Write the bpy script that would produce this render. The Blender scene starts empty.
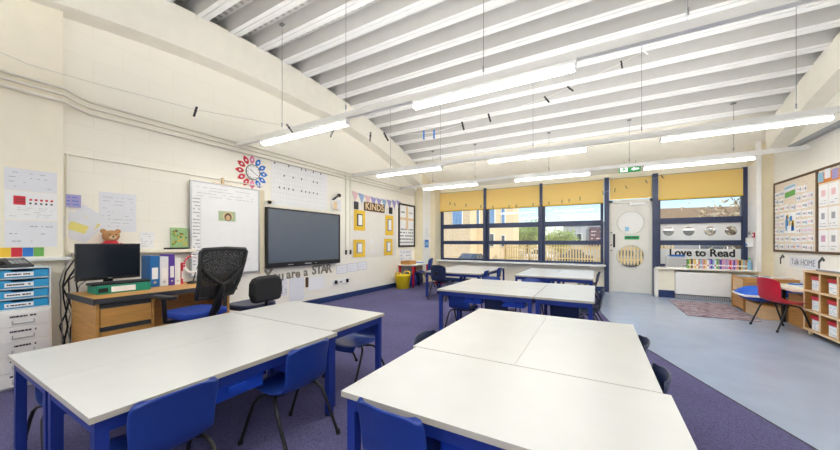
import bpy, bmesh, math, random
from mathutils import Vector, Matrix
rnd = random.Random(7)
PI = math.pi
R = math.radians
sc = bpy.context.scene
COL = sc.collection

# ------------------------------------------------------------------ materials
def lin(c):
    if isinstance(c, str):
        c = tuple(int(c[i:i+2], 16)/255 for i in (0, 2, 4))
    return tuple(v/12.92 if v <= .04045 else ((v+.055)/1.055)**2.4 for v in c) + (1,)
MATS = {}
def mat(name, col, rough=.5, metal=0., noise=0., nscale=8., bump=0., spec=.5, stretch=None):
    """plain surface with a faint procedural mottling"""
    if name in MATS: return MATS[name]
    m = bpy.data.materials.new(name); m.use_nodes = True
    nt = m.node_tree; b = nt.nodes['Principled BSDF']
    c = lin(col)
    b.inputs['Roughness'].default_value = rough
    b.inputs['Metallic'].default_value = metal
    b.inputs['Specular IOR Level'].default_value = spec
    tc = nt.nodes.new('ShaderNodeTexCoord'); n = nt.nodes.new('ShaderNodeTexNoise')
    n.inputs['Scale'].default_value = nscale; n.inputs['Detail'].default_value = 4
    src = tc.outputs['Object']
    if stretch:
        mp = nt.nodes.new('ShaderNodeMapping'); mp.inputs['Scale'].default_value = stretch
        nt.links.new(src, mp.inputs['Vector']); src = mp.outputs['Vector']
    nt.links.new(src, n.inputs['Vector'])
    k = noise if noise else .02
    r = nt.nodes.new('ShaderNodeValToRGB')
    r.color_ramp.elements[0].position = .3; r.color_ramp.elements[1].position = .7
    r.color_ramp.elements[0].color = tuple(v*(1-k) for v in c[:3])+(1,)
    r.color_ramp.elements[1].color = tuple(min(1, v*(1+k)) for v in c[:3])+(1,)
    nt.links.new(n.outputs['Fac'], r.inputs['Fac']); nt.links.new(r.outputs['Color'], b.inputs['Base Color'])
    if bump:
        bp = nt.nodes.new('ShaderNodeBump'); bp.inputs['Strength'].default_value = bump; bp.inputs['Distance'].default_value = .004
        nt.links.new(n.outputs['Fac'], bp.inputs['Height']); nt.links.new(bp.outputs['Normal'], b.inputs['Normal'])
    MATS[name] = m
    return m
def emit(name, col, s):
    m = bpy.data.materials.new(name); m.use_nodes = True
    b = m.node_tree.nodes['Principled BSDF']
    b.inputs['Base Color'].default_value = (.9, .9, .9, 1)
    b.inputs['Emission Color'].default_value = lin(col); b.inputs['Emission Strength'].default_value = s
    return m
def block_mat(name, col, mortar, vertical):
    """painted blockwork: the wall's own plane mapped to brick courses"""
    m = bpy.data.materials.new(name); m.use_nodes = True
    nt = m.node_tree; b = nt.nodes['Principled BSDF']; b.inputs['Roughness'].default_value = .55
    tc = nt.nodes.new('ShaderNodeTexCoord'); sp = nt.nodes.new('ShaderNodeSeparateXYZ'); cb = nt.nodes.new('ShaderNodeCombineXYZ')
    nt.links.new(tc.outputs['Object'], sp.inputs[0])
    nt.links.new(sp.outputs['Y' if vertical == 'x' else 'X'], cb.inputs[0]); nt.links.new(sp.outputs['Z'], cb.inputs[1])
    br = nt.nodes.new('ShaderNodeTexBrick')
    br.inputs['Color1'].default_value = lin(col); br.inputs['Color2'].default_value = tuple(v*.985 for v in lin(col)[:3])+(1,)
    br.inputs['Mortar'].default_value = lin(mortar); br.inputs['Scale'].default_value = 1
    br.inputs['Brick Width'].default_value = .45; br.inputs['Row Height'].default_value = .225; br.inputs['Mortar Size'].default_value = .006
    br.inputs['Mortar Smooth'].default_value = .6
    nt.links.new(cb.outputs[0], br.inputs['Vector']); nt.links.new(br.outputs['Color'], b.inputs['Base Color'])
    bp = nt.nodes.new('ShaderNodeBump'); bp.inputs['Strength'].default_value = .15; bp.inputs['Distance'].default_value = .004; bp.invert = True
    nt.links.new(br.outputs['Fac'], bp.inputs['Height']); nt.links.new(bp.outputs['Normal'], b.inputs['Normal'])
    return m
def carpet_mat():
    m = bpy.data.materials.new('carpet'); m.use_nodes = True
    nt = m.node_tree; b = nt.nodes['Principled BSDF']; b.inputs['Roughness'].default_value = .95; b.inputs['Specular IOR Level'].default_value = .1
    tc = nt.nodes.new('ShaderNodeTexCoord')
    n1 = nt.nodes.new('ShaderNodeTexNoise'); n1.inputs['Scale'].default_value = 150; n1.inputs['Detail'].default_value = 3
    n2 = nt.nodes.new('ShaderNodeTexNoise'); n2.inputs['Scale'].default_value = 1.6; n2.inputs['Detail'].default_value = 5
    for n in (n1, n2): nt.links.new(tc.outputs['Object'], n.inputs['Vector'])
    r = nt.nodes.new('ShaderNodeValToRGB'); r.color_ramp.elements[0].position = .36; r.color_ramp.elements[1].position = .64
    r.color_ramp.elements[0].color = lin('59567a'); r.color_ramp.elements[1].color = lin('726f96')
    r2 = nt.nodes.new('ShaderNodeValToRGB'); r2.color_ramp.elements[0].position = .35; r2.color_ramp.elements[1].position = .7
    r2.color_ramp.elements[0].color = (.86, .84, .86, 1); r2.color_ramp.elements[1].color = (1, 1, 1, 1)
    mx = nt.nodes.new('ShaderNodeMixRGB'); mx.blend_type = 'MULTIPLY'; mx.inputs[0].default_value = 1
    nt.links.new(n1.outputs['Fac'], r.inputs[0]); nt.links.new(n2.outputs['Fac'], r2.inputs[0])
    nt.links.new(r.outputs[0], mx.inputs[1]); nt.links.new(r2.outputs[0], mx.inputs[2]); nt.links.new(mx.outputs[0], b.inputs['Base Color'])
    bp = nt.nodes.new('ShaderNodeBump'); bp.inputs['Strength'].default_value = .5; bp.inputs['Distance'].default_value = .006
    nt.links.new(n1.outputs['Fac'], bp.inputs['Height']); nt.links.new(bp.outputs['Normal'], b.inputs['Normal'])
    return m
def rug_mat():
    m = bpy.data.materials.new('rug_pile'); m.use_nodes = True
    nt = m.node_tree; b = nt.nodes['Principled BSDF']; b.inputs['Roughness'].default_value = .95
    tc = nt.nodes.new('ShaderNodeTexCoord'); v = nt.nodes.new('ShaderNodeTexVoronoi'); v.inputs['Scale'].default_value = 16
    n = nt.nodes.new('ShaderNodeTexNoise'); n.inputs['Scale'].default_value = 12; n.inputs['Detail'].default_value = 5
    nt.links.new(tc.outputs['Object'], n.inputs['Vector']); nt.links.new(tc.outputs['Object'], v.inputs['Vector'])
    r = nt.nodes.new('ShaderNodeValToRGB'); e = r.color_ramp.elements
    e[0].position = .3; e[0].color = lin('66535f'); e[1].position = .72; e[1].color = lin('a89ca3')
    x = e.new(.5); x.color = lin('8a7580')
    ad = nt.nodes.new('ShaderNodeMath'); ad.operation = 'MULTIPLY_ADD'; ad.inputs[1].default_value = .35
    nt.links.new(v.outputs['Distance'], ad.inputs[0]); nt.links.new(n.outputs['Fac'], ad.inputs[2])
    sb = nt.nodes.new('ShaderNodeMath'); sb.operation = 'SUBTRACT'; sb.inputs[1].default_value = .1
    nt.links.new(ad.outputs[0], sb.inputs[0]); nt.links.new(sb.outputs[0], r.inputs[0]); nt.links.new(r.outputs[0], b.inputs['Base Color'])
    return m
def glass_mat(name, tint=(1, 1, 1), refl=.06):
    m = bpy.data.materials.new(name); m.use_nodes = True
    nt = m.node_tree; nt.nodes.remove(nt.nodes['Principled BSDF']); o = nt.nodes['Material Output']
    t = nt.nodes.new('ShaderNodeBsdfTransparent'); t.inputs[0].default_value = tint+(1,)
    g = nt.nodes.new('ShaderNodeBsdfGlossy'); g.inputs['Roughness'].default_value = .02
    mx = nt.nodes.new('ShaderNodeMixShader'); mx.inputs[0].default_value = refl
    nt.links.new(t.outputs[0], mx.inputs[1]); nt.links.new(g.outputs[0], mx.inputs[2]); nt.links.new(mx.outputs[0], o.inputs[0])
    return m
def film_mat(name, col, trans):
    """thin cloth or film lit from both sides"""
    m = bpy.data.materials.new(name); m.use_nodes = True
    nt = m.node_tree; nt.nodes.remove(nt.nodes['Principled BSDF']); o = nt.nodes['Material Output']
    d = nt.nodes.new('ShaderNodeBsdfDiffuse'); d.inputs[0].default_value = lin(col)
    t = nt.nodes.new('ShaderNodeBsdfTranslucent'); t.inputs[0].default_value = lin(col)
    mx = nt.nodes.new('ShaderNodeMixShader'); mx.inputs[0].default_value = trans
    nt.links.new(d.outputs[0], mx.inputs[1]); nt.links.new(t.outputs[0], mx.inputs[2]); nt.links.new(mx.outputs[0], o.inputs[0])
    return m
def mesh_mat():
    """chair-back netting: dark threads with open cells"""
    m = bpy.data.materials.new('chair_netting'); m.use_nodes = True
    nt = m.node_tree; b = nt.nodes['Principled BSDF']; o = nt.nodes['Material Output']
    b.inputs['Base Color'].default_value = lin('1b1b1d'); b.inputs['Roughness'].default_value = .8
    t = nt.nodes.new('ShaderNodeBsdfTransparent'); mx = nt.nodes.new('ShaderNodeMixShader')
    tc = nt.nodes.new('ShaderNodeTexCoord'); w = nt.nodes.new('ShaderNodeTexVoronoi'); w.inputs['Scale'].default_value = 300
    nt.links.new(tc.outputs['Object'], w.inputs['Vector'])
    r = nt.nodes.new('ShaderNodeValToRGB'); r.color_ramp.interpolation = 'CONSTANT'
    r.color_ramp.elements[0].color = (0, 0, 0, 1); r.color_ramp.elements[1].position = .2; r.color_ramp.elements[1].color = (1, 1, 1, 1)
    nt.links.new(w.outputs['Distance'], r.inputs[0]); nt.links.new(r.outputs[0], mx.inputs[0])
    nt.links.new(t.outputs[0], mx.inputs[1]); nt.links.new(b.outputs[0], mx.inputs[2]); nt.links.new(mx.outputs[0], o.inputs[0])
    return m

WALLC = 'f0ead6'
M = dict(
    left_block=block_mat('painted_block_left', 'faf6ea', 'f6f1e2', 'x'),
    right_block=block_mat('painted_block_right', 'f8f6ee', 'f1eee3', 'x'),
    cream=mat('cream_paint', 'f7f0dd', .6), creamd=mat('cream_pier_shade_and_rail', 'eadfc2', .6), offw=mat('off_white_paint', 'f2efe6', .6),  # pier cream is darkened, its dimmer light painted into the colour
    white=mat('white_gloss', 'f4f4f2', .4), beam=mat('beam_paint', 'f1ede1', .6),
    deck=mat('deck_paint', 'cbcac7', .5), flange=mat('deck_flange_paint', 'e8e8e7', .4),
    vinyl=mat('grey_blue_vinyl', 'a3b0c6', .22, noise=.05, nscale=3.0, spec=.5), carpet=carpet_mat(), rug=rug_mat(),
    navy=mat('navy_frame', '2f3a5b', .4), skirt=mat('navy_skirting', '22376a', .45),
    table=mat('white_laminate', 'd0d0cc', .33), edge=mat('table_edge', 'b9b3a6', .5), blue=mat('blue_steel', '1b3488', .4),
    chair=mat('blue_plastic', '193888', .38), navyp=mat('navy_plastic', '1d2a4c', .38), tray=mat('blue_tray_plastic', '1e48b8', .35),
    black=mat('black_satin', '141416', .4), blackr=mat('black_rough', '1b1b1d', .7), dark=mat('dark_grey', '3a3b3e', .5), grey=mat('mid_grey', '8e9094', .5),
    silver=mat('silver_metal', 'c4c6c8', .3, .8), steel=mat('grey_steel', '9c9fa6', .45, .3),
    wood=mat('oak_veneer', 'c08a48', .45, noise=.18, nscale=5, stretch=(1, 1, 9)), woodd=mat('desk_front', 'cb954e', .45, noise=.15, nscale=4, stretch=(1, 1, 9)),
    beech=mat('beech', 'dcb98a', .45, noise=.1, nscale=5, stretch=(1, 1, 7)), birch=mat('birch_edge', 'e8cda3', .45, noise=.06, nscale=6),
    paper=mat('white_paper', 'f5f5f5', .7), paperg=mat('cool_paper', 'e9eaef', .7), ink=mat('pale_ink', 'a9acb4', .8), inkd=mat('dark_ink', '3c3d45', .8),
    yellow=mat('yellow_card', 'f0c73c', .6), yellowp=mat('yellow_plastic', 'f2d21c', .4), red=mat('red_plastic', 'c3142f', .35), redd=mat('red_card', 'd02a3c', .6),
    pink=mat('pink_card', 'e87fa8', .6), bluec=mat('blue_card', '2f79cf', .6), green=mat('green_card', '6fb158', .6), lilac=mat('lilac_cloth', 'a9a2d4', .7),
    sky=mat('light_blue_card', '8fc0dc', .6), orange=mat('orange_card', 'e08a3c', .6), purple=mat('purple_card', '5b3aa6', .5), brown=mat('brown_frame', '5a4126', .5),
    cork=mat('cork_board', 'e9dcc9', .8, noise=.1, nscale=60), teal=mat('teal_box', '1f8f74', .45), bluef=mat('folder_blue', '1f6fb6', .45),
    cyan=mat('cyan_drawer', '2f9bd0', .3), clear=mat('frosted_plastic', 'dbe7ee', .3), cab=mat('cabinet_white', 'efeeea', .4),
    seatb=mat('blue_upholstery', '1d3f9e', .85, noise=.08, nscale=60), fur=mat('bear_fur', 'b98a5b', .95, noise=.2, nscale=70, bump=.6),
    screen=mat('monitor_screen', '1c222c', .18), tv=mat('tv_screen_with_reflection', '5b6574', .25, spec=.8),  # television grey is lightened to imitate reflected room light
    blind=film_mat('blind_cloth', 'fbe298', .35), film=film_mat('window_film', 'fafaf8', .35), glass=glass_mat('window_glass'), net=mesh_mat(),
    door=mat('door_paint', 'dcdad3', .45), exitg=mat('exit_green', '1fa05a', .4), gloss=mat('cushion_blue', '2060d0', .6),
    brick=mat('tan_brick', 'dcc8a6', .8, noise=.12, nscale=6), render=mat('cream_render', 'ead8b2', .8), roof=mat('brown_roof', '8c7458', .8, noise=.2, nscale=8),
    asphalt=mat('asphalt', 'b9aa90', .9, noise=.12, nscale=1.2), fence=mat('fence_timber', 'cdb47c', .8, noise=.15, nscale=10),
    leaf=mat('tree_leaf', '8ba046', .8, noise=.3, nscale=3), twig=mat('twig_bark', '6f5c46', .9), carp=mat('car_paint', '5a6a7c', .25, .3), greyw=mat('grey_render', 'b9bcc0', .8),
    sign=mat('purple_sign', '5a2f4a', .6), tube=emit('lamp_tube', 'fffdf8', 25.), fill_glow=emit('added_fill_glow', 'fffdf8', 31.), exitlit=emit('exit_sign_white', 'ffffff', .5),  # the upward glow is an added fill, no part of the lamps
    wire=mat('thin_wire', '77787a', .6), string=mat('string', 'f0eee8', .8), cable=mat('cable_black', '222226', .6),
)

# ------------------------------------------------------------------ mesh builder
class MB:
    def __init__(s): s.v, s.f, s.m, s.i, s.sm = [], [], [], 0, []
    def use(s, i): s.i = i; return s
    def add(s, vs, fs, smooth=False):
        o = len(s.v); s.v += [tuple(v) for v in vs]
        for f in fs: s.f.append(tuple(o+k for k in f)); s.m.append(s.i); s.sm.append(smooth)
        return s
    def box(s, x0, x1, y0, y1, z0, z1):
        vs = [(x, y, z) for x in (x0, x1) for y in (y0, y1) for z in (z0, z1)]
        return s.add(vs, [(0, 1, 3, 2), (4, 6, 7, 5), (0, 4, 5, 1), (2, 3, 7, 6), (0, 2, 6, 4), (1, 5, 7, 3)])
    def prism(s, pts, y0, y1):
        """polygon in local x,z given depth along y; counter-clockwise seen from -y"""
        n = len(pts); vs = [(p[0], y0, p[1]) for p in pts]+[(p[0], y1, p[1]) for p in pts]
        return s.add(vs, [tuple(range(n)), tuple(range(2*n-1, n-1, -1))]+[(k, k+n, (k+1) % n+n, (k+1) % n) for k in range(n)])
    def zprism(s, pts, z0, z1):
        n = len(pts); vs = [(p[0], p[1], z0) for p in pts]+[(p[0], p[1], z1) for p in pts]
        return s.add(vs, [tuple(range(n-1, -1, -1)), tuple(range(n, 2*n))]+[(k, (k+1) % n, (k+1) % n+n, k+n) for k in range(n)])
    def disc(s, cx, cz, r, y0, y1, n=20, rz=None):
        return s.prism([(cx+r*math.cos(2*PI*k/n), cz+(rz or r)*math.sin(2*PI*k/n)) for k in range(n)], y0, y1)
    def tube(s, pts, r, n=8, caps=True):
        P = [Vector(p) for p in pts]; rings = []; up = None
        for k, p in enumerate(P):
            t = (P[min(k+1, len(P)-1)]-P[max(k-1, 0)]).normalized()
            if up is None:
                up = Vector((0, 0, 1)) if abs(t.z) < .9 else Vector((1, 0, 0))
            a = (up-t*up.dot(t)).normalized(); b = t.cross(a); up = a
            rr = r[k] if isinstance(r, (list, tuple)) else r
            rings.append([p+a*math.cos(2*PI*j/n)*rr+b*math.sin(2*PI*j/n)*rr for j in range(n)])
        vs = [v for g in rings for v in g]
        fs = [(k*n+j, k*n+(j+1) % n, (k+1)*n+(j+1) % n, (k+1)*n+j) for k in range(len(P)-1) for j in range(n)]
        s.add(vs, fs, True)
        if caps: s.add(rings[0], [tuple(range(n-1, -1, -1))]); s.add(rings[-1], [tuple(range(n))])
        return s
    def lathe(s, prof, c=(0, 0, 0), n=20, sx=1, sy=1):
        vs = [(c[0]+sx*r*math.cos(2*PI*j/n), c[1]+sy*r*math.sin(2*PI*j/n), c[2]+z) for r, z in prof for j in range(n)]
        fs = [(k*n+j, k*n+(j+1) % n, (k+1)*n+(j+1) % n, (k+1)*n+j) for k in range(len(prof)-1) for j in range(n)]
        return s.add(vs, fs, True)
    def ball(s, c, rx, ry=None, rz=None, n=16):
        ry = ry or rx; rz = rz or rx
        pr = [(max(1e-4, math.sin(PI*k/10)), -math.cos(PI*k/10)) for k in range(11)]
        vs = [(c[0]+rx*r*math.cos(2*PI*j/n), c[1]+ry*r*math.sin(2*PI*j/n), c[2]+rz*z) for r, z in pr for j in range(n)]
        fs = [(k*n+j, k*n+(j+1) % n, (k+1)*n+(j+1) % n, (k+1)*n+j) for k in range(10) for j in range(n)]
        return s.add(vs, fs, True)
    def plate_hole(s, x0, x1, z0, z1, y0, y1, cx, cz, r, n=40):
        """rectangular plate with a round hole through it"""
        a = []; b = []
        for k in range(n):
            t = 2*PI*k/n; c, q = math.cos(t), math.sin(t)
            a.append((cx+r*c, cz+r*q))
            d = min(((x1-cx)/c if c > 1e-9 else (x0-cx)/c if c < -1e-9 else 1e9), ((z1-cz)/q if q > 1e-9 else (z0-cz)/q if q < -1e-9 else 1e9))
            b.append((cx+d*c, cz+d*q))
        for cxn, czn in ((x0, z0), (x1, z0), (x1, z1), (x0, z1)):
            k = min(range(n), key=lambda j: (b[j][0]-cxn)**2+(b[j][1]-czn)**2); b[k] = (cxn, czn)
        for y, fl in ((y0, 0), (y1, 1)):
            vs = [(p[0], y, p[1]) for p in a]+[(p[0], y, p[1]) for p in b]
            fs = [(k, k+n, (k+1) % n+n, (k+1) % n) for k in range(n)]
            s.add(vs, [f[::-1] for f in fs] if fl else fs)
        for ring, fl in ((a, 0), (b, 1)):
            vs = [(p[0], y0, p[1]) for p in ring]+[(p[0], y1, p[1]) for p in ring]
            fs = [(k, (k+1) % n, (k+1) % n+n, k+n) for k in range(n)]
            s.add(vs, [f[::-1] for f in fs] if fl else fs)
        return s
    def xform(s, mtx):
        s.v = [tuple(mtx @ Vector(v)) for v in s.v]; return s
    def build(s, name, mats, parent=None, bevel=0, loc=(0, 0, 0), rotz=0, fix=True):
        me = bpy.data.meshes.new(name); me.from_pydata(s.v, [], s.f)
        if not isinstance(mats, (list, tuple)): mats = [mats]
        for m in mats: me.materials.append(M[m] if isinstance(m, str) else m)
        for p, i, q in zip(me.polygons, s.m, s.sm): p.material_index = i; p.use_smooth = q
        if fix:
            bm = bmesh.new(); bm.from_mesh(me); bmesh.ops.recalc_face_normals(bm, faces=bm.faces); bm.to_mesh(me); bm.free()
        me.update()
        o = bpy.data.objects.new(name, me); COL.objects.link(o)
        o.location = loc; o.rotation_euler = (0, 0, rotz)
        if parent: o.parent = parent
        if bevel:
            bv = o.modifiers.new('bevel', 'BEVEL'); bv.width = bevel; bv.segments = 2; bv.limit_method = 'ANGLE'; bv.angle_limit = R(40)
        return o
def tag(o, label=None, cat=None, group=None, kind=None):
    if label: o['label'] = label
    if cat: o['category'] = cat
    if group: o['group'] = group
    if kind: o['kind'] = kind
    return o
def thing(name, label, cat, loc=(0, 0, 0), rotz=0, group=None):
    o = bpy.data.objects.new(name, None); COL.objects.link(o); o.empty_display_size = .05
    o.location = loc; o.rotation_euler = (0, 0, rotz)
    return tag(o, label, cat, group)
def struct(name, mb, mats, label, parent=None, cat=None, **k):
    o = mb.build(name, mats, parent, **k)
    if not parent: tag(o, label, cat or name.split('_')[0], kind='structure')
    return o
def dup(root, loc, rotz, label, group=None, name=None):
    def cp(o, par):
        c = o.copy(); COL.objects.link(c)
        if par: c.parent = par
        for ch in [x for x in bpy.data.objects if x.parent == o]: cp(ch, c)
        return c
    r = cp(root, None); r.location = loc; r.rotation_euler = (0, 0, rotz); r['label'] = label
    if group: r['group'] = group
    return r
def text_mesh(txt, size, depth=.002, bold=.0):
    cu = bpy.data.curves.new('lettering', 'FONT'); cu.body = txt; cu.size = size; cu.extrude = depth/2; cu.offset = bold
    cu.align_x = 'CENTER'; cu.align_y = 'CENTER'; cu.resolution_u = 3
    o = bpy.data.objects.new('lettering', cu); COL.objects.link(o)
    bpy.context.view_layer.update()
    me = bpy.data.meshes.new_from_object(o.evaluated_get(bpy.context.evaluated_depsgraph_get()))
    bpy.data.objects.remove(o); bpy.data.curves.remove(cu)
    me.transform(Matrix.Rotation(R(90), 4, 'X'))
    return me
def lettering(txt, size, m, parent, loc, depth=.002, bold=0., name='lettering', sx=1):
    me = text_mesh(txt, size, depth, bold); me.materials.clear(); me.materials.append(M[m]); me.name = name
    o = bpy.data.objects.new(name, me); COL.objects.link(o); o.location = loc; o.scale = (sx, 1, 1)
    if parent: o.parent = parent
    return o
# wall frames: local x runs right along the wall, -y faces the room, z up
LX, FY, RX = -4.37, 8.30, 2.69
LW, RW = R(90), R(-90)
def on_left(y0, y1, z0, off=0): return ((LX+off, (y0+y1)/2, z0), LW)
def on_right(y0, y1, z0, off=0): return ((RX-off, (y0+y1)/2, z0), RW)
def scribble(mb, x0, x1, z0, z1, rows, y, frac=.6, h=.35, seed=0, dash=None):
    r = random.Random(seed); step = (z1-z0)/rows
    for k in range(rows):
        zc = z1-step*(k+.5); x = x0; hh = step*h
        while x < x1-.004:
            w = r.uniform(.4, 1.5)*(dash or (x1-x0)*.12); w = min(w, x1-x)
            if r.random() < frac: mb.box(x, x+w*.85, y-.0006, y, zc-hh/2, zc+hh/2)
            x += w

# ------------------------------------------------------------------ setting
APZ, APY, ARC = 3.83, 2.95, 13.0
def arch(y): return APZ-(ARC-math.sqrt(ARC*ARC-(y-APY)**2))
BACK = -1.9
# floor: vinyl on the right and carpet on the left with a sweeping edge
edge = [(1.75, BACK), (1.62, .9), (1.30, 1.75), (1.02, 2.54), (.72, 3.31), (.45, 4.04), (.27, 4.55), (.155, 5.14), (.06, 5.7), (.02, 6.5), (.06, 7.3), (.16, 8.02)]
mb = MB(); vs = [(x, y, 0) for x, y in edge]; n = len(edge)
struct('floor', MB().add(vs+[(RX+.1, y, 0) for x, y in edge], [(k, k+n, k+1+n, k+1) for k in range(n-1)]).add([(LX-.1, 8.02, 0), (RX+.1, 8.02, 0), (RX+.1, 8.45, 0), (LX-.1, 8.45, 0)], [(0, 1, 2, 3)]).add([(LX-.2, BACK-.2, -.12), (RX+.2, BACK-.2, -.12), (RX+.2, 8.45, -.12), (LX-.2, 8.45, -.12)], [(0, 1, 2, 3)]), 'vinyl', 'grey blue vinyl floor on the window side of the room')
struct('floor_carpet', MB().add([(LX-.1, y, .004) for x, y in edge]+[(x, y, .004) for x, y in edge], [(k, k+n, k+1+n, k+1) for k in range(n-1)]), 'carpet', 'purple blue carpet under the classroom tables', cat='floor')
tr = MB()
tr.tube([(x, y, .004) for x, y in edge], .005, 6)
struct('trim_1', tr, 'dark', 'thin dark strip where carpet meets vinyl')
# walls
w = MB().box(LX-.2, LX, BACK, 8.6, 0, 4.1); struct('wall_left', w, 'left_block', 'cream painted blockwork wall with the television')
w = MB().box(RX, RX+.2, BACK, 8.6, 0, 4.1); struct('wall_right', w, 'right_block', 'off white blockwork wall with the pinboards')
w = MB().box(LX, RX, BACK-.2, BACK, 0, .9).box(LX, RX, BACK-.2, BACK, 2.75, 4.1).box(LX, -3.9, BACK-.2, BACK, .9, 2.75).box(2.3, RX, BACK-.2, BACK, .9, 2.75); struct('wall_back', w, 'cream', 'plain cream wall behind the camera')
wb = MB()
for k in range(5): wb.box(-3.9+k*1.55-.03 if k else -3.9, -3.9+k*1.55+.03 if k < 4 else 2.3, BACK-.14, BACK-.06, .9, 2.75)
wb.box(-3.9, 2.3, BACK-.14, BACK-.06, .9, .96).box(-3.9, 2.3, BACK-.14, BACK-.06, 2.69, 2.75)
w5 = struct('window_added_5', wb, 'navy', 'added unseen window behind the camera for extra daylight'); MB().box(-3.9, 2.3, BACK-.105, BACK-.10, .96, 2.69).build('pane', 'glass', w5)  # unseen window, added to let more sky light into the room
w = MB()
w.box(LX, .17, FY-.06, FY+.2, 0, .58).box(1.09, RX, FY-.06, FY+.2, 0, .58)
w.box(LX, RX, FY, FY+.2, 2.52, 3.6).box(LX, -3.97, FY, FY+.2, .58, 2.52).box(2.50, RX, FY, FY+.2, .58, 2.52)
struct('wall_front', w, 'cream', 'cream wall around the row of windows')
w = MB().box(LX, -4.12, 7.45, FY, 0, 3.4).box(-4.12, -3.98, 7.93, FY, 0, 3.3)
w.use(1).box(-4.1205, -4.115, 7.47, 7.92, .3, 2.7)
struct('wall_pier_left', w, ['creamd', 'white'], 'stepped cream pier left of the windows', cat='wall')
w = MB().box(2.50, RX, 7.80, FY, 0, 3.3)
w.use(1).box(2.492, 2.501, 7.83, FY, .6, 2.55)
w.use(1).box(2.455, 2.515, 7.74, 7.80, .6, 3.02)
struct('wall_pier_right', w, ['creamd', 'white'], 'cream pier right of the windows', cat='wall')
w = MB().box(LX, -4.25, BACK, .90, 0, 3.32); struct('wall_pier_near', w, 'cream', 'projecting cream pier beside the white cabinet', cat='wall')
# roof: ribbed metal deck curving along y, ribs run across the room
YR0, YR1, PIT = -1.87, 7.25, .38
prof = []; mats_i = []
y = YR0
while y < YR1-.01:
    a = arch(y)
    for dy, dz, mi in ((0, 0, 1), (.045, 0, 1), (.05, .012, 1), (.06, .012, 1), (.065, 0, 1), (.13, 0, 0), (.175, .16, 0), (.335, .16, 0)):
        prof.append((y+dy, arch(y+dy)+dz)); mats_i.append(mi)
    y += PIT
prof.append((YR1+.06, arch(YR1)+.16)); mats_i.append(0)
mb = MB(); xa, xb = LX-.05, RX+.05
for k in range(len(prof)-1):
    mb.use(mats_i[k]).add([(xa, prof[k][0], prof[k][1]), (xb, prof[k][0], prof[k][1]), (xb, prof[k+1][0], prof[k+1][1]), (xa, prof[k+1][0], prof[k+1][1])], [(0, 1, 2, 3)])
# perforation slots of the upper pans
mb.use(2)
y = YR0
while y < YR1-.3:
    for t in range(60):
        x = xa+.15+t*.115
        mb.box(x, x+.05, y+.205, y+.300, arch(y+.26)+.150, arch(y+.26)+.157)
    y += PIT
mb.use(3)
s_ = [7.30+k*(8.55-7.30)/6 for k in range(7)]
mb.add([(LX-.1, yy, arch(yy)-.02) for yy in s_]+[(RX+.1, yy, arch(yy)-.02) for yy in s_], [(k, k+1, k+8, k+7) for k in range(6)])
mb.add([(LX-.1, 7.30, arch(7.3)-.02), (RX+.1, 7.3, arch(7.3)-.02), (RX+.1, 7.3, arch(7.3)+.3), (LX-.1, 7.3, arch(7.3)+.3)], [(0, 1, 2, 3)])
M['perf'] = mat('deck_perforation', 'aeadaa', .6)
struct('ceiling', mb, ['deck', 'flange', 'perf', 'beam'], 'curved white ribbed metal deck ceiling', fix=False)
def arch_beam(name, x0, x1, label):
    ys = [-1.9+k*(7.448+1.9)/30 for k in range(31)]
    n = len(ys); m_ = MB()
    top = [(arch(q)+.02) for q in ys]; bot = [min(arch(q)-.44, 3.40) if q < 4 else arch(q)-.40 for q in ys]
    vs = [(x, q, z) for x in (x0, x1) for zz in (bot, top) for q, z in zip(ys, zz)]
    fs = []
    for k in range(n-1):
        a, b, c, d = k, n+k, 2*n+k, 3*n+k
        fs += [(a, a+1, b+1, b), (c, d, d+1, c+1), (a, c, c+1, a+1)]
    fs += [(0, 2*n, 3*n, n), (n-1, 2*n-1, 4*n-1, 3*n-1)]
    struct(name, m_.add(vs, fs), 'beam', label, cat='beam')
arch_beam('trim_2', LX, LX+.25, 'curved cream roof beam along the television wall')
arch_beam('trim_3', RX-.22, RX, 'curved cream roof beam along the pinboard wall')
struct('baseboard_left', MB().box(LX, LX+.018, .9, 7.45, 0, .105), 'skirt', 'navy skirting board along the television wall')
b_ = MB().box(-3.98, .17, FY-.08, FY-.06, 0, .105).box(1.09, 1.36, 8.0, 8.02, 0, .14)
struct('baseboard_front', b_, 'skirt', 'navy skirting below the windows')
struct('baseboard_right', MB().box(RX-.018, RX, BACK, 7.8, 0, .1), 'skirt', 'navy skirting along the pinboard wall')
# sills
struct('trim_4', MB().box(-3.98, .17, 8.02, 8.30, .575, .61), 'white', 'white sill below the left windows', bevel=.006)
struct('trim_5', MB().box(1.06, 2.50, 7.86, 8.30, .575, .605).box(1.04, 1.09, 7.95, 8.3, 0, .575), 'offw', 'cream shelf sill below the right window', bevel=.006)
# conduits on the left wall
p = MB()
for dz, rr in ((2.52, .014), (2.46, .012), (2.40, .016)):
    p.tube([(-4.232, -1.5, dz), (-4.232, .9, dz), (-4.30, 1.0, dz-.01), (LX+.018, 1.10, dz-.02), (LX+.018, 7.45, dz-.01)], rr, 8)
struct('trim_6', p, 'beam', 'three cream conduits running along the television wall', cat='conduit')
p = MB().tube([(LX+.012, .93, 1.95), (LX+.012, 2.95, 1.95)], .008, 6).tube([(LX+.012, .945, .8), (LX+.012, .945, 1.95)], .012, 6)
struct('trim_7', p, 'beam', 'thin cream conduit above the whiteboard', cat='conduit')
for k, yy in enumerate((4.73, 4.86)):
    t = thing('conduit', 'slim cream upright conduit %s the yellow framed display' % ('further from' if k == 0 else 'closest to'), 'conduit', (LX, yy, .9), LW, 'upright conduits')
    MB().box(-.014, .014, -.022, 0, .06, 1.56).build('duct', 'beam', t)
    MB().box(-.014, .014, -.028, 0, -.03, .06).build('switch', 'dark', t)
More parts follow.
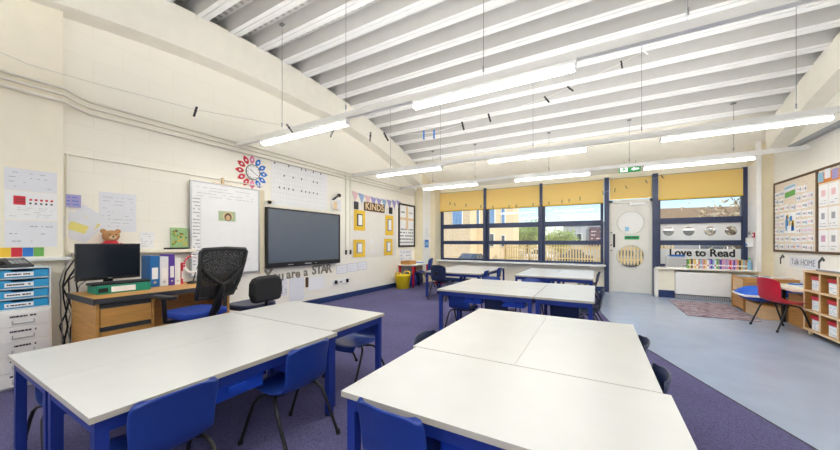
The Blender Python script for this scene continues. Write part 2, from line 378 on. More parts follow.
struct('trim_8', MB().box(LX, -4.20, BACK, .94, .955, .985), 'white', 'narrow white ledge on the near pier', bevel=.004)
struct('trim_9', MB().box(RX-.09, RX-.012, .0, 7.1, 2.57, 2.62).box(RX-.3, RX-.005, 7.10, 7.18, 2.55, 2.58), 'steel', 'grey cable tray on the pinboard wall', cat='tray')

# ------------------------------------------------------------------ windows, blinds and door
def window(nm, x0, x1, label, thick=.06):
    f = MB(); y0, y1 = FY-.02, FY+.06
    f.box(x0, x0+thick, y0, y1, .61, 2.06).box(x1-thick, x1, y0, y1, .61, 2.06)
    for a, b in ((.605, .66), (1.055, 1.155), (1.50, 1.62), (2.0, 2.06)): f.box(x0+thick, x1-thick, y0, y1, a, b)
    r = struct(nm, f, 'navy', label)
    MB().box(x0+thick, x1-thick, FY+.02, FY+.026, .66, 2.0).build('pane', 'glass', r)
    return r
window('window_1', -3.97, -2.64, 'navy framed window nearest the television wall')
window('window_2', -2.60, -1.22, 'navy framed window second from the television wall')
window('window_3', -1.18, .13, 'navy framed window just left of the door')
w4 = window('window_4', 1.11, 2.48, 'navy framed window right of the door with white film')
for k, (x, z1) in enumerate(((-2.62, 2.56), (-1.20, 2.56), (.19, 2.56), (1.07, 2.56))):
    struct('trim_%d' % (10+k), MB().box(x-(.028 if k < 2 else .045), x+(.028 if k < 2 else .045), FY-.14, FY+.08, .61 if k < 2 else 0, z1), 'navy', 'navy post %s' % ('between the two leftmost windows', 'between the second and third windows', 'left of the door', 'right of the door')[k], cat='post')
struct('trim_14', MB().box(2.43, 2.492, FY-.06, FY+.06, .61, 2.55), 'navy', 'navy post at the right end of the windows', cat='post')
# white film on the right window with four clear round holes
fm = MB(); xs = [1.17, 1.48, 1.81, 2.13, 2.42]
for k, cx in enumerate((1.31, 1.64, 1.97, 2.28)):
    fm.plate_hole(xs[k], xs[k+1], 1.156, 1.50, FY+.014, FY+.016, cx, 1.34, .092, 28)
fm.build('film', 'film', w4)
MB().box(1.17, 2.42, FY+.014, FY+.016, .66, .98).build('film_banner', 'film', w4)
lettering('Love to Read', .205, 'black', w4, (1.83, FY+.008, .895), .003, .006, sx=.92)
bd = [(-3.96, -2.655, 2.0, 'leftmost'), (-2.585, -1.235, 2.0, 'second from the left'), (-1.165, .135, 2.0, 'just left of the door'), (.245, 1.015, 2.065, 'above the door'), (1.125, 2.42, 2.0, 'right of the door')]
for a, b, z0, lb in bd:
    t = thing('roller_blind', 'yellow roller blind half lowered, %s' % lb, 'blind', ((a+b)/2, FY-.085, z0), 0, 'yellow roller blinds')
    hw = (b-a)/2
    MB().box(-hw, hw, 0, .004, .02, 2.52-z0).build('cloth', 'blind', t)
    MB().box(-hw, hw, -.008, .012, 0, .022).build('bottom_bar', 'yellow', t)
    MB().tube([(-hw, .03, 2.515-z0), (hw, .03, 2.515-z0)], .022, 10).build('roller', 'steel', t)
# door
d = MB(); x0, x1 = .30, .98; y0, y1 = FY-.05, FY-.005
d.plate_hole(x0, x1, 1.22, 1.98, y0, y1, .64, 1.545, .248).plate_hole(x0, x1, .42, 1.22, y0, y1, .64, .805, .248).box(x0, x1, y0, y1, .012, .42)
for cz in (1.545, .805):
    for q in range(1): d.add([], [])
r = struct('door_1', d, 'door', 'pale grey door with two round portholes')
for cz in (1.545, .805):
    ring = MB(); n = 40
    ring.tube([(.64+.251*math.cos(2*PI*k/n), y0-.004, cz+.251*math.sin(2*PI*k/n)) for k in range(n+1)], .009, 6, False); ring.build('porthole_ring', 'door', r)
    MB().disc(.64, cz, .248, FY-.03, FY-.026, 36).build('porthole_pane', 'film' if cz > 1 else 'glass', r)
MB().box(.54, .61, y0-.0, y0+.016, 1.36, 1.45).build('sticker', 'sky', r)
f = MB().box(.235, .30, FY-.07, FY+.1, 0, 2.05).box(.98, 1.025, FY-.07, FY+.1, 0, 2.05).box(.235, 1.025, FY-.07, FY+.1, 1.985, 2.05)
f.build('door_frame', 'door', r)
MB().box(.62, .90, y0-.05, y0, 1.925, 1.975).tube([(.66, y0-.03, 1.98), (.50, y0-.06, 1.985), (.48, y0-.02, 1.99)], .01, 6).build('door_closer', 'white', r)
h_ = MB().tube([(.335, y0-.03, 1.15), (.335, y0-.03, 1.26)], .012, 8).box(.315, .355, y0-.006, y0, 1.0, 1.3); h_.build('door_handle', 'black', r)
for zz in (1.33, 1.05, .93): MB().disc(.28, zz, .014, FY-.085, FY-.07, 10).build('hinge', 'black', r)
s_ = MB().box(.53, .80, y0-.006, y0, 1.175, 1.255).use(1)
scribble(s_, .55, .78, 1.19, 1.24, 1, y0-.006, .8, .6, 3, .04); s_.build('fire_door_plate', ['exitg', 'inkd'], r)
MB().box(.30, .98, y0-.006, y0, .03, .16).build('kick_plate', 'door', r)

# hanging exit sign
t = thing('exit_sign', 'green running man exit sign hanging above the door', 'sign', (.60, 7.9, 2.585), 0)
MB().box(-.19, .19, -.012, .012, 0, .125).build('sign_plate', 'exitg', t)
g = MB()
g.box(-.17, -.04, -.0135, -.012, .012, .113).use(1)
g.prism([(-.12, .09), (-.09, .09), (-.09, .108), (-.12, .108)], -.0155, -.0135).prism([(-.14, .03), (-.12, .03), (-.09, .06), (-.07, .03), (-.055, .035), (-.085, .085), (-.13, .085), (-.15, .06), (-.14, .055), (-.12, .07), (-.115, .055)], -.0155, -.0135)
g.use(0).prism([(.02, .055), (.08, .02), (.08, .045), (.16, .045), (.16, .075), (.08, .075), (.08, .1)], -.0135, -.012)
g.build('pictogram', ['exitlit', 'exitg'], t)
MB().tube([(-.1, 0, .125), (-.1, 0, arch(7.9)-2.585)], .003, 5).tube([(.1, 0, .125), (.1, 0, arch(7.9)-2.585)], .003, 5).build('hanger', 'wire', t)

# ------------------------------------------------------------------ lamps on hanging rails
ROWS = [(2.56, 'nearest', [(-3.78, -2.33), (-1.51, -.13)]), (4.91, 'middle', [(-3.70, -2.33), (-1.51, -.12), (.69, 2.12)]), (6.68, 'far', [(-3.65, -2.29), (-1.49, -.11), (.70, 2.10)]), (.2, 'added unseen overhead', [(-1.51, -.12), (.69, 2.12)]), (-1.2, 'added unseen rear', [(-3.7, -2.33), (-1.51, -.12), (.69, 2.12)])]  # last two rows hang out of view, added for more light
HANG = [-3.41, -2.36, -.83, .50, 1.86]
POS = ['by the television wall', 'in the middle of the room', 'by the pinboard wall']
for yy, nm, lamps in ROWS:
    rail = thing('lighting_rail', 'long white lighting rail hung on wires, %s row' % nm, 'lighting rail', (0, yy, 2.45), 0, 'hanging lighting rails')
    MB().box(-4.34, 2.66, -.024, .024, 0, .06).build('trunking', 'white', rail)
    uw = .018 if yy < 6 else .009
    MB().box(-3.5, 1.9, -uw, uw, .0602, .0615).build('added_fill_strip', 'fill_glow', rail)  # added glowing strip that brightens the ceiling from above the rail
    for hx in HANG:
        zt = arch(yy)-2.45+.02
        q = MB().tube([(hx, 0, .06), (hx, 0, zt)], .0028, 5).box(hx-.006, hx+.006, -.006, .006, .10, .15).box(hx-.03, hx+.03, -.02, .02, zt-.03, zt-.012)
        q.build('wire', 'wire', rail)
    for (a, b) in lamps:
        k = 0 if b < -2 else 1 if b < 0.1 else 2
        l = thing('strip_lamp', 'lit white strip lamp in the %s row, %s' % (nm, POS[k]), 'lamp', ((a+b)/2, yy, 2.38), 0, 'strip lamps')
        hw = (b-a)/2
        MB().box(-hw, hw, -.030, .030, .022, .064).box(-hw, -hw+.012, -.037, .037, -.002, .03).box(hw-.012, hw, -.037, .037, -.002, .03).box(-hw+.1, hw-.1, -.014, .014, .064, .07).build('housing', 'flange', l)
        MB().prism([(-.036, .022), (-.034, .008), (-.026, 0), (.026, 0), (.034, .008), (.036, .022)], -hw+.013, hw-.013).xform(Matrix.Rotation(R(90), 4, 'Z')).build('diffuser', 'tube', l)

# ------------------------------------------------------------------ tables
def table(label, x0, x1, y0, y1, group):
    cx, cy = (x0+x1)/2, (y0+y1)/2; a, b = (x1-x0)/2-.0008, (y1-y0)/2-.0008; H = .53
    t = thing('classroom_table', label, 'table', (cx, cy, 0), 0, group)
    top = MB()
    top.add([(-a, -b, H), (a, -b, H), (a, b, H), (-a, b, H)], [(0, 1, 2, 3)])
    top.add([(-a, -b, H-.022), (a, -b, H-.022), (a, b, H-.022), (-a, b, H-.022)], [(3, 2, 1, 0)])
    top.use(1).add([(-a, -b, H-.022), (a, -b, H-.022), (a, b, H-.022), (-a, b, H-.022), (-a, -b, H), (a, -b, H), (a, b, H), (-a, b, H)], [(0, 1, 5, 4), (1, 2, 6, 5), (2, 3, 7, 6), (3, 0, 4, 7)])
    top.build('table_top', ['table', 'edge'], t)
    q = .018
    ap = MB(); z0, z1 = H-.075, H-.0225
    ap.box(-a+q, a-q, -b+q, -b+q+.025, z0, z1).box(-a+q, a-q, b-q-.025, b-q, z0, z1).box(-a+q, -a+q+.025, -b+q+.025, b-q-.025, z0, z1).box(a-q-.025, a-q, -b+q+.025, b-q-.025, z0, z1)
    ap.build('apron', 'blue', t)
    for sx in (-1, 1):
        for sy in (-1, 1):
            px, py = sx*(a-q-.018), sy*(b-q-.018)
            l = MB().box(px-.019, px+.019, py-.019, py+.019, .012, H-.023).build('leg', 'blue', t)
            MB().box(px-.02, px+.02, py-.02, py+.02, 0.002, .012).build('foot', 'black', l)
    return t
GT = 'white classroom tables pushed together'
table('white table with blue legs, front left group, long one on the desk side', -2.675, -2.06, .37, 1.52, GT)
table('white table with blue legs, front left group, long one on the aisle side', -2.06, -1.475, .37, 1.52, GT)
table('white table with blue legs closing the far end of the front left group', -2.65, -1.535, 1.525, 2.125, GT)
table('white table at the near end of the front right group, crosswise', -.885, .25, .93, 1.53, GT)
table('white table behind the crosswise one, front right group, aisle half', -.91, -.345, 1.535, 2.70, GT)
table('white table behind the crosswise one, front right group, vinyl floor half', -.345, .225, 1.535, 2.70, GT)
table('white table at the near left of the centre group, crosswise', -1.75, -.60, 3.54, 4.19, GT)
table('white table at the far left of the centre group, crosswise', -1.75, -.60, 4.195, 4.84, GT)
table('white table at the right end of the centre group, lengthwise', -.595, -.02, 3.54, 4.84, GT)
table('white table at the near end of the back left group by the windows', -3.04, -1.88, 5.58, 6.17, GT)
table('white table of the back left group, on the red table side, by the windows', -3.04, -2.46, 6.175, 7.45, GT)
table('white table of the back left group, on the side facing the door', -2.46, -1.88, 6.175, 7.45, GT)
table('white table at the near end of the back right group by the door', -1.29, -.05, 5.70, 6.29, GT)
table('white table of the back right group, far left one below the window', -1.29, -.67, 6.295, 7.45, GT)
table('white table of the back right group, far right one nearest the door', -.665, -.05, 6.295, 7.45, GT)
def under_tray(label, x, y, rz, z=.40):
    t = thing('storage_tray', label, 'tray', (x, y, z), rz, 'blue trays under tables')
    q = MB(); a, b, h = .155, .19, .065
    q.box(-a+.02, a-.02, -b+.02, b-.02, 0, .004).box(-a+.01, a-.01, -b+.01, -b+.016, 0, h).box(-a+.01, a-.01, b-.016, b-.01, 0, h).box(-a+.01, -a+.016, -b+.016, b-.016, 0, h).box(a-.016, a-.01, -b+.016, b-.016, 0, h)
    q.build('tub', 'tray', t)
    MB().box(-a, a, -b, -b+.012, h-.012, h+.006).box(-a, a, b-.012, b, h-.012, h+.006).box(-a, -a+.012, -b, b, h-.012, h+.006).box(a-.012, a, -b, b, h-.012, h+.006).build('rim', 'tray', t)
    MB().box(-.045, .045, -b-.018, -b, h-.03, h-.004).build('handle', 'tray', t)
    MB().box(-a-.012, -a+.012, -b, b, h+.006, .109-.055+.004).box(a-.012, a+.012, -b, b, h+.006, .109-.055+.004).build('runner', 'blue', t) if False else None
    return t
under_tray('blue storage tray below the front left tables, between the two aisle chairs', -1.70, .88, R(90), .378)
under_tray('blue storage tray below the front left tables, under the farther aisle chair', -1.70, 1.32, R(90), .378)
under_tray('blue storage tray below the near right table beside the front chair', -.33, 1.17, 0, .378)
under_tray('blue storage tray below the centre tables, left one', -1.35, 3.80, 0, .378)
under_tray('blue storage tray below the centre tables, right one', -.85, 3.80, 0, .378)
under_tray('blue storage tray below the back right table', -.85, 5.95, 0, .378)

# ------------------------------------------------------------------ moulded chairs
def shell(W, D, SZ, TOP, nu=12):
    prof = [(.50*D, SZ-.030), (.47*D, SZ-.004), (.40*D, SZ+.006), (.25*D, SZ-.002), (0, SZ-.012), (-.25*D, SZ-.008), (-.40*D, SZ+.012), (-.47*D, SZ+.05), (-.505*D, SZ+.10), (-.53*D, SZ+.16)]
    hb = TOP-SZ
    prof += [(-.555*D, SZ+.75*hb), (-.58*D, SZ+.90*hb), (-.60*D, TOP-.012), (-.607*D, TOP)]
    wid = [.42, .455, .475, .49, .50, .49, .465, .45, .45, .465, .475, .46, .42, .375]
    g = []
    for k, ((y, z), w_) in enumerate(zip(prof, wid)):
        row = []
        for j in range(nu+1):
            u = 2*j/nu-1; x = u*w_*W; back = max(0, min(1, (k-5)/4))
            row.append(Vector((x, y+back*.030*u*u-(.02*u*u if k < 2 else 0), z+(1-back)*.018*u*u*min(1, k/2)-(.018*u**4 if k >= 12 else 0))))
        g.append(row)
    nk = len(g); vs = [v for r_ in g for v in r_]
    fs = [(k*(nu+1)+j, k*(nu+1)+j+1, (k+1)*(nu+1)+j+1, (k+1)*(nu+1)+j) for k in range(nk-1) for j in range(nu)]
    bm = bmesh.new(); bv = [bm.verts.new(v) for v in vs]
    for f_ in fs: bm.faces.new([bv[q] for q in f_])
    bmesh.ops.recalc_face_normals(bm, faces=bm.faces)
    bmesh.ops.solidify(bm, geom=bm.faces[:], thickness=.009)
    me = bpy.data.meshes.new('seat_shell'); bm.to_mesh(me); bm.free()
    for p_ in me.polygons: p_.use_smooth = True
    return me
def moulded_chair(label, m, group, W=.315, D=.36, SZ=.315, TOP=.575, hole=False):
    t = thing('school_chair', label, 'chair', (0, 0, 0), 0, group)
    me = shell(W, D, SZ, TOP); me.materials.append(M[m])
    o = bpy.data.objects.new('seat_shell', me); COL.objects.link(o); o.parent = t
    sd = o.modifiers.new('sub', 'SUBSURF'); sd.levels = 1; sd.render_levels = 1
    if hole:
        MB().disc(0, SZ+.17, .035, -.615*D-.014, -.615*D+.004, 16).build('hand_hole', 'black', t)
    for sx in (-1, 1):
        for sy in (-1, 1):
            a = .36*W*sx
            ys = .16*D if sy > 0 else -.22*D; yf = .50*D if sy > 0 else -.62*D
            pts = [(a*.75, ys*.2, SZ-.024), (a*1.05, ys*.6, SZ-.026), (a*1.25, ys, SZ-.034), (a*1.36, ys+(yf-ys)*.18, SZ-.065), (a*1.40, ys+(yf-ys)*.4, SZ*.60), (a*1.46, yf, .012)]
            l = MB().tube(pts, .0095, 8).build('leg', 'black', t)
            MB().tube([(a*1.455, yf-.004*sy, .03), (a*1.465, yf+.002*sy, .003)], .0125, 8).build('foot', 'blackr', l)
    MB().tube([(-.27*W, .03, SZ-.024), (.27*W, .03, SZ-.024)], .0085, 6).tube([(-.27*W, -.05, SZ-.022), (.27*W, -.05, SZ-.022)], .0085, 6).build('crossbar', 'black', t)
    return t
GC = 'moulded school chairs at the tables'
c0 = moulded_chair('blue chair at the near end of the aisle side of the front left tables', 'chair', GC)
c0.location = (-1.55, .587, 0); c0.rotation_euler = (0, 0, R(89))
dup(c0, (-1.535, 1.19, 0), R(91), 'blue chair pulled out beside the aisle side of the front left tables', GC)
lowd = dup(c0, (-1.80, 2.05, 0), R(180), 'blue chair tucked under the far end of the front left tables', GC)
lowc = dup(c0, (-2.57, .61, 0), R(-90), 'blue chair on the desk side of the front left tables, seen below the tabletop', GC)
lowc.scale = (1, 1, .80); lowd.scale = (1, 1, .86)
dup(c0, (-.60, 1.04, 0), R(-4), 'blue chair at the near edge of the front right tables, closest to the camera', GC)
cn = moulded_chair('navy chair tucked deep into the aisle side of the front right tables', 'navyp', GC)
cn.scale = (1, 1, .94); cn.location = (-.77, 1.75, 0); cn.rotation_euler = (0, 0, R(-90))
r1 = dup(cn, (.065, 1.745, 0), R(91), 'navy chair on the vinyl side of the front right tables, the nearer one', GC)
r2 = dup(cn, (.055, 2.27, 0), R(90), 'navy chair on the vinyl side of the front right tables, the farther one', GC)
r1.scale = r2.scale = (1, 1, .95)
n1 = dup(c0, (-1.50, 3.80, 0), R(0), 'blue chair at the left of the near side of the centre tables', GC)
n2 = dup(cn, (-1.03, 3.80, 0), R(0), 'navy chair in the middle of the near side of the centre tables', GC)
n3 = dup(cn, (-.28, 3.82, 0), R(-8), 'navy chair at the right of the near side of the centre tables', GC)
n1.scale = n2.scale = n3.scale = (1, 1, .86)
dup(c0, (-1.45, 4.70, 0), R(180), 'blue chair at the left of the far side of the centre tables', GC)
dup(c0, (-.85, 4.70, 0), R(180), 'blue chair at the right of the far side of the centre tables', GC)
dup(cn, (-.13, 4.24, 0), R(91), 'navy chair at the door end of the centre tables', GC)
dup(cn, (-.13, 4.60, 0), R(88), 'navy chair at the far corner of the door end of the centre tables', GC)
ch = moulded_chair('dark navy chair with a hand hole, back to camera at back left tables', 'navyp', GC, W=.37, D=.38, SZ=.35, TOP=.68, hole=True)
ch.location = (-2.64, 5.60, 0); ch.rotation_euler = (0, 0, R(-6))
dup(c0, (-2.04, 5.92, 0), R(92), 'blue chair at the right side of the back left tables, nearer one', GC)
dup(c0, (-2.0, 6.75, 0), R(88), 'blue chair at the right side of the back left tables, farther one', GC)
dup(cn, (-.17, 6.52, 0), R(92), 'navy chair at the door side of the back right tables, nearer one', GC)
dup(cn, (-.15, 7.0, 0), R(90), 'navy chair at the door side of the back right tables, farther one', GC)
cb = moulded_chair('tall bright blue chair standing at the small red legged table', 'chair', GC, W=.38, D=.38, SZ=.38, TOP=.73)
cb.location = (-3.70, 6.74, 0); cb.rotation_euler = (0, 0, R(100))
cr = moulded_chair('red moulded chair at the low table beside the cubby shelf', 'red', None, W=.38, D=.32, SZ=.35, TOP=.66)
cr.location = (2.065, 5.78, 0); cr.rotation_euler = (0, 0, R(-73))

# ------------------------------------------------------------------ teacher's desk corner
DR = R(0)
t = thing('office_desk', 'oak teacher desk with a drawer pedestal against the blockwork wall', 'desk', (-3.31, .86, 0), LW+DR)
# local x along the front edge to the right, -y to the room
MB().box(0, 1.04, 0, .62, .66, .685).build('desk_top', 'woodd', t, bevel=.004)
MB().box(-.004, 1.044, -.008, 0, .645, .686).box(-.008, -.0, -.008, .62, .64, .686).build('edge_strip', 'dark', t)
MB().box(.015, .035, .03, .60, 0.004, .66).box(.36, .38, .03, .60, .004, .66).box(.035, .36, .56, .58, .06, .66).build('pedestal', 'woodd', t)
MB().box(.38, 1.0, .40, .42, .16, .66).build('modesty_panel', 'woodd', t)
MB().box(1.0, 1.03, .05, .60, .004, .66).build('end_panel', 'woodd', t)
for k, (a, b) in enumerate(((.46, .60), (.25, .42), (.03, .21))):
    dr = MB().box(.04, .355, .02, .05, a, b).box(.055, .34, .05, .5, a+.01, b-.03).build('drawer', 'woodd', t)
    MB().box(.04, .355, .026, .07, b+.002, b+.036).build('handle_recess', 'dark', dr)
E1 = 'desk'
DM = Matrix.Translation((-3.31, .86, 0)) @ Matrix.Rotation(LW+DR, 4, 'Z')
def dk(x, y, z=.6855): v = DM @ Vector((x, y, z)); return (v.x, v.y, v.z)
# green box files with the keyboard, monitor
t = thing('box_file', 'green box file with white spine label lying under the keyboard', 'box file', dk(.26, .36), LW+DR)
MB().box(-.18, .18, -.10, .12, 0, .07).build('case', 'teal', t, bevel=.004)
MB().box(-.09, .07, -.102, -.10, .012, .058).build('spine_label', 'paper', t)
MB().box(-.17, -.11, -.102, -.10, .015, .05).build('badge', 'black', t)
t = thing('computer_keyboard', 'black keyboard resting on the green box file', 'keyboard', dk(.25, .35, .756), LW+DR)
MB().box(-.195, .195, -.07, .07, 0, .016).build('case', 'black', t, bevel=.003)
kq = MB()
for i_ in range(15):
    for j_ in range(5): kq.box(-.19+i_*.0255, -.19+i_*.0255+.021, -.06+j_*.025, -.06+j_*.025+.02, .016, .021)
tag(kq.build('keys', 'dark', t), kind=None)
t = thing('monitor', 'black computer monitor standing behind the keyboard on the desk', 'monitor', dk(.235, .52), LW+DR)
MB().box(-.11, .11, .0, .09, 0, .012).build('base', 'black', t, bevel=.004)
MB().box(-.03, .03, .03, .06, .012, .25).build('neck', 'black', t)
MB().box(-.215, .215, -.005, .03, .10, .42).build('bezel', 'black', t, bevel=.004)
MB().box(-.205, .205, -.007, -.005, .125, .408).build('screen', 'screen', t)
MB().box(-.015, .015, -.0065, -.005, .108, .116).build('logo', 'silver', t)
def folder(name, label, x, m, wd, h_, d_=.20, y=.42):
    t = thing(name, label, 'folder', dk(x, y), LW+DR, 'folders standing on the desk')
    MB().box(-wd/2, wd/2, 0, d_, 0, h_).build('cover', m, t, bevel=.002)
    MB().box(-wd*.32, wd*.32, -.0015, 0, h_*.25, h_*.62).build('spine_label', 'paper', t)
    MB().disc(0, h_*.14, wd*.18, -.002, -.0005, 12).build('finger_hole', 'silver', t)
    return t
folder('lever_arch_file', 'thick blue lever arch file standing nearest the monitor', .53, 'bluef', .075, .30)
folder('lever_arch_file', 'white lever arch file between the blue and the purple ones', .605, 'paperg', .07, .29)
folder('lever_arch_file', 'tall purple file beside the white one on the desk', .67, 'purple', .05, .31)
folder('lever_arch_file', 'slim white file right of the purple one', .72, 'paper', .05, .27)
folder('lever_arch_file', 'slim red spined file at the right end of the folder row', .76, 'redd', .018, .22)
t = thing('desk_ornament', 'round white ornament with red flowers on a black wire stand', 'ornament', dk(.86, .42), LW+DR)
MB().lathe([(.055, 0), (.06, .012), (.03, .022), (.001, .024)], n=18).build('base', 'black', t)
MB().tube([(0, 0, .02), (.02, 0, .10), (.055, 0, .20), (.05, 0, .27), (0, 0, .30)], .006, 6).build('stem', 'black', t)
q = MB()
q.tube([(.075*math.cos(2*PI*k/24)-.01, -.005, .20+.085*math.sin(2*PI*k/24)) for k in range(25)], .012, 6, False); q.build('ring', 'paper', t)
for k in range(6):
    a = PI*.6+k*.28; MB().ball((-.01+.08*math.cos(a), -.015, .20+.09*math.sin(a)), .011).build('flower', 'redd', t)
t = thing('tape_dispenser', 'small black tape dispenser beside the green box file', 'dispenser', dk(.475, .46), LW+DR)
MB().prism([(-.05, 0), (.05, 0), (.045, .03), (.02, .05), (-.02, .05), (-.05, .02)], -.025, .025).build('body', 'black', t)
MB().disc(0, .055, .028, -.012, .012, 16).build('roll', 'brown', t)
# wall shelf and teddy bear above it
struct('trim_15', MB().box(LX, LX+.10, .95, 2.0, 1.00, 1.035), 'cream', 'cream ledge on the wall above the desk', cat='ledge', bevel=.004)
t = thing('teddy_bear', 'brown teddy bear in a red jumper sitting above the monitor', 'teddy bear', (LX+.075, 1.235, 1.036), LW)
MB().ball((0, 0, .055), .062, .05, .06).build('jumper', 'redd', t)
h_ = MB().ball((0, -.004, .145), .068, .056, .058).build('head', 'fur', t)
for sx in (-1, 1):
    MB().ball((sx*.055, .004, .193), .024, .014, .024).build('ear', 'fur', t)
    MB().ball((sx*.024, -.052, .158), .0065).build('eye', 'black', h_)
    MB().ball((sx*.07, -.03, .05), .024, .03, .024).build('arm', 'redd', t)
    MB().ball((sx*.045, -.055, .022), .024, .04, .022).build('leg', 'fur', t)
m_ = MB().ball((0, -.05, .127), .03, .02, .022).build('muzzle', 'birch', h_)
MB().ball((0, -.07, .137), .010, .007, .008).build('nose', 'black', h_)

# office chair
t = thing('office_chair', 'black mesh backed office chair with a blue seat at the desk', 'chair', (-3.14, 1.47, 0), R(100))
sp = []
for k in range(5):
    a = 2*PI*k/5+.3; l = MB().tube([(0, 0, .09), (.29*math.cos(a), .29*math.sin(a), .065)], [.028, .016], 8).build('base_arm', 'black', t)
    MB().ball((.29*math.cos(a), .29*math.sin(a), .03), .028).build('caster', 'blackr', l)
MB().tube([(0, 0, .08), (0, 0, .43)], .026, 12).build('gas_lift', 'black', t)
MB().box(-.12, .12, -.12, .12, .42, .465).build('mechanism', 'black', t, bevel=.01)
s_ = MB()
s_.zprism([(.20*math.copysign(abs(math.cos(a))**.45, math.cos(a)), .20*math.copysign(abs(math.sin(a))**.45, math.sin(a))) for a in [2*PI*k/28 for k in range(28)]], .465, .52)
s_.build('seat', 'seatb', t, bevel=.018)
def ybk(z): return -.19-.17*(z-.55)/.5-.03*math.sin((z-.55)/.5*PI)
bz0, bz1 = .65, 1.055
fr = []
for (x, z) in ((-.165, bz0), (-.185, .77), (-.205, .95), (-.212, bz1-.02), (-.195, bz1), (0, bz1+.01), (.195, bz1), (.212, bz1-.02), (.205, .95), (.185, .77), (.165, bz0), (0, bz0-.01), (-.165, bz0)): fr.append((x, ybk(z), z))
MB().tube(fr, .017, 8, False).build('back_frame', 'black', t)
nm = MB(); rows = 8; cols = 8; g = []
for i_ in range(rows+1):
    z = bz0+(bz1-bz0)*i_/rows; hw = .165+.042*min(1, i_/rows*1.1)
    for j_ in range(cols+1):
        u = 2*j_/cols-1; g.append((u*hw, ybk(z)-.012*(1-u*u), z))
nm.add(g, [(i_*(cols+1)+j_, i_*(cols+1)+j_+1, (i_+1)*(cols+1)+j_+1, (i_+1)*(cols+1)+j_) for i_ in range(rows) for j_ in range(cols)], True).build('back_netting', 'net', t)
MB().tube([(-.19, ybk(.90)-.01, .90), (-.07, ybk(.78)-.04, .79), (0, ybk(.73)-.045, .75), (.07, ybk(.78)-.04, .79), (.19, ybk(.90)-.01, .90)], .016, 8).tube([(0, ybk(.73)-.045, .75), (0, -.25, .55), (0, -.18, .45), (0, -.05, .44)], [.03, .034, .03, .026], 8).build('back_support', 'black', t)
for sx in (-1, 1):
    MB().tube([(sx*.11, -.02, .44), (sx*.265, -.02, .465), (sx*.275, -.02, .655)], .018, 8).build('arm_post', 'black', t)
    MB().box(sx*.275-.035, sx*.275+.035, -.14, .11, .655, .683).build('armrest', 'black', t, bevel=.01)

# black padded chair
t = thing('padded_chair', 'black padded chair with a navy seat behind the front left tables', 'chair', (-3.36, 2.15, 0), R(98))
b_ = MB().prism([(-.17, .47), (.17, .47), (.20, .56), (.195, .68), (.16, .735), (.08, .75), (-.08, .75), (-.16, .735), (-.195, .68), (-.20, .56)], -.24, -.15)
b_.build('backrest', 'blackr', t, bevel=.028)
MB().zprism([(.21*math.copysign(abs(math.cos(a))**.5, math.cos(a)), .02+.20*math.copysign(abs(math.sin(a))**.5, math.sin(a))) for a in [2*PI*k/24 for k in range(24)]], .385, .445).build('seat', 'navyp', t, bevel=.018)
MB().tube([(0, -.20, .56), (0, -.20, .42), (0, -.1, .36), (0, 0, .36)], .02, 8).build('back_bar', 'black', t)
MB().tube([(0, 0, .07), (0, 0, .378)], .025, 10).build('gas_lift', 'black', t)
for k in range(5):
    a = 2*PI*k/5; l = MB().tube([(0, 0, .08), (.25*math.cos(a), .25*math.sin(a), .06)], [.024, .015], 8).build('base_arm', 'black', t)
    MB().ball((.25*math.cos(a), .25*math.sin(a), .027), .025).build('caster', 'blackr', l)

# white filing cabinet, blue drawer sets, phone
t = thing('filing_cabinet', 'white multi drawer filing cabinet beside the near pier', 'cabinet', (-3.84, .605, 0), LW)
MB().box(-.145, .145, 0, .38, 0.02, .60).box(-.135, .135, .02, .36, 0, .02).build('body', 'cab', t, bevel=.004)
for k in range(5):
    z0 = .028+k*.112
    d_ = MB().box(-.13, .13, -.010, 0, z0, z0+.106).build('drawer', 'cab', t, bevel=.002)
    MB().box(-.055, .055, -.018, -.010, z0+.020, z0+.028).box(-.055, -.05, -.018, -.010, z0+.028, z0+.05).box(.05, .055, -.018, -.010, z0+.028, z0+.05).build('handle', 'silver', d_)
    q = MB(); scribble(q, -.065, .065, z0+.066, z0+.09, 1, -.0103, .85, .55, k, .014); q.build('drawer_name', 'inkd', d_)
def drawer_set(label, y):
    t = thing('drawer_set', label, 'drawer unit', (-3.86, y, .602), LW, 'blue plastic drawer sets')
    f = MB()
    for k in range(5): f.box(-.145, .145, 0, .34, k*.078, k*.078+.008)
    f.box(-.145, -.137, 0, .34, .008, .312).box(.137, .145, 0, .34, .008, .312).box(-.137, .137, .33, .34, .008, .312)
    f.build('frame', 'clear', t)
    for k in range(4):
        d_ = MB().prism([(-.133, k*.078+.011), (.133, k*.078+.011), (.133, k*.078+.068), (.06, k*.078+.068), (.045, k*.078+.056), (-.045, k*.078+.056), (-.06, k*.078+.068), (-.133, k*.078+.068)], .004, .30).build('drawer', 'cyan', t)
        q = MB().box(-.085, .055, .001, .004, k*.078+.02, k*.078+.052).use(1)
        scribble(q, -.075, .045, k*.078+.026, k*.078+.046, 1, .001, .85, .5, k+9, .012); q.build('drawer_label', ['paper', 'inkd'], d_)
    return t
drawer_set('blue drawer set on the white cabinet, in front of the near pier', .605)
t = thing('desk_phone', 'dark grey desk telephone on top of the blue drawer set', 'telephone', (-3.98, .56, .923), LW+R(5))
MB().prism([(-.10, 0), (.10, 0), (.10, .02), (-.10, .02)], -.10, .10).build('base', 'dark', t, bevel=.004)
b2 = MB(); b2.add([(-.03, -.09, .021), (.095, -.09, .021), (.095, .09, .07), (-.03, .09, .07), (-.03, .09, .021), (.095, .09, .021)], [(0, 1, 2, 3), (1, 5, 2), (0, 3, 4), (3, 2, 5, 4), (0, 4, 5, 1)]); b2.build('console', 'dark', t)
MB().box(-.09, -.045, -.10, .10, .021, .055).build('handset', 'black', t, bevel=.01)
q = MB()
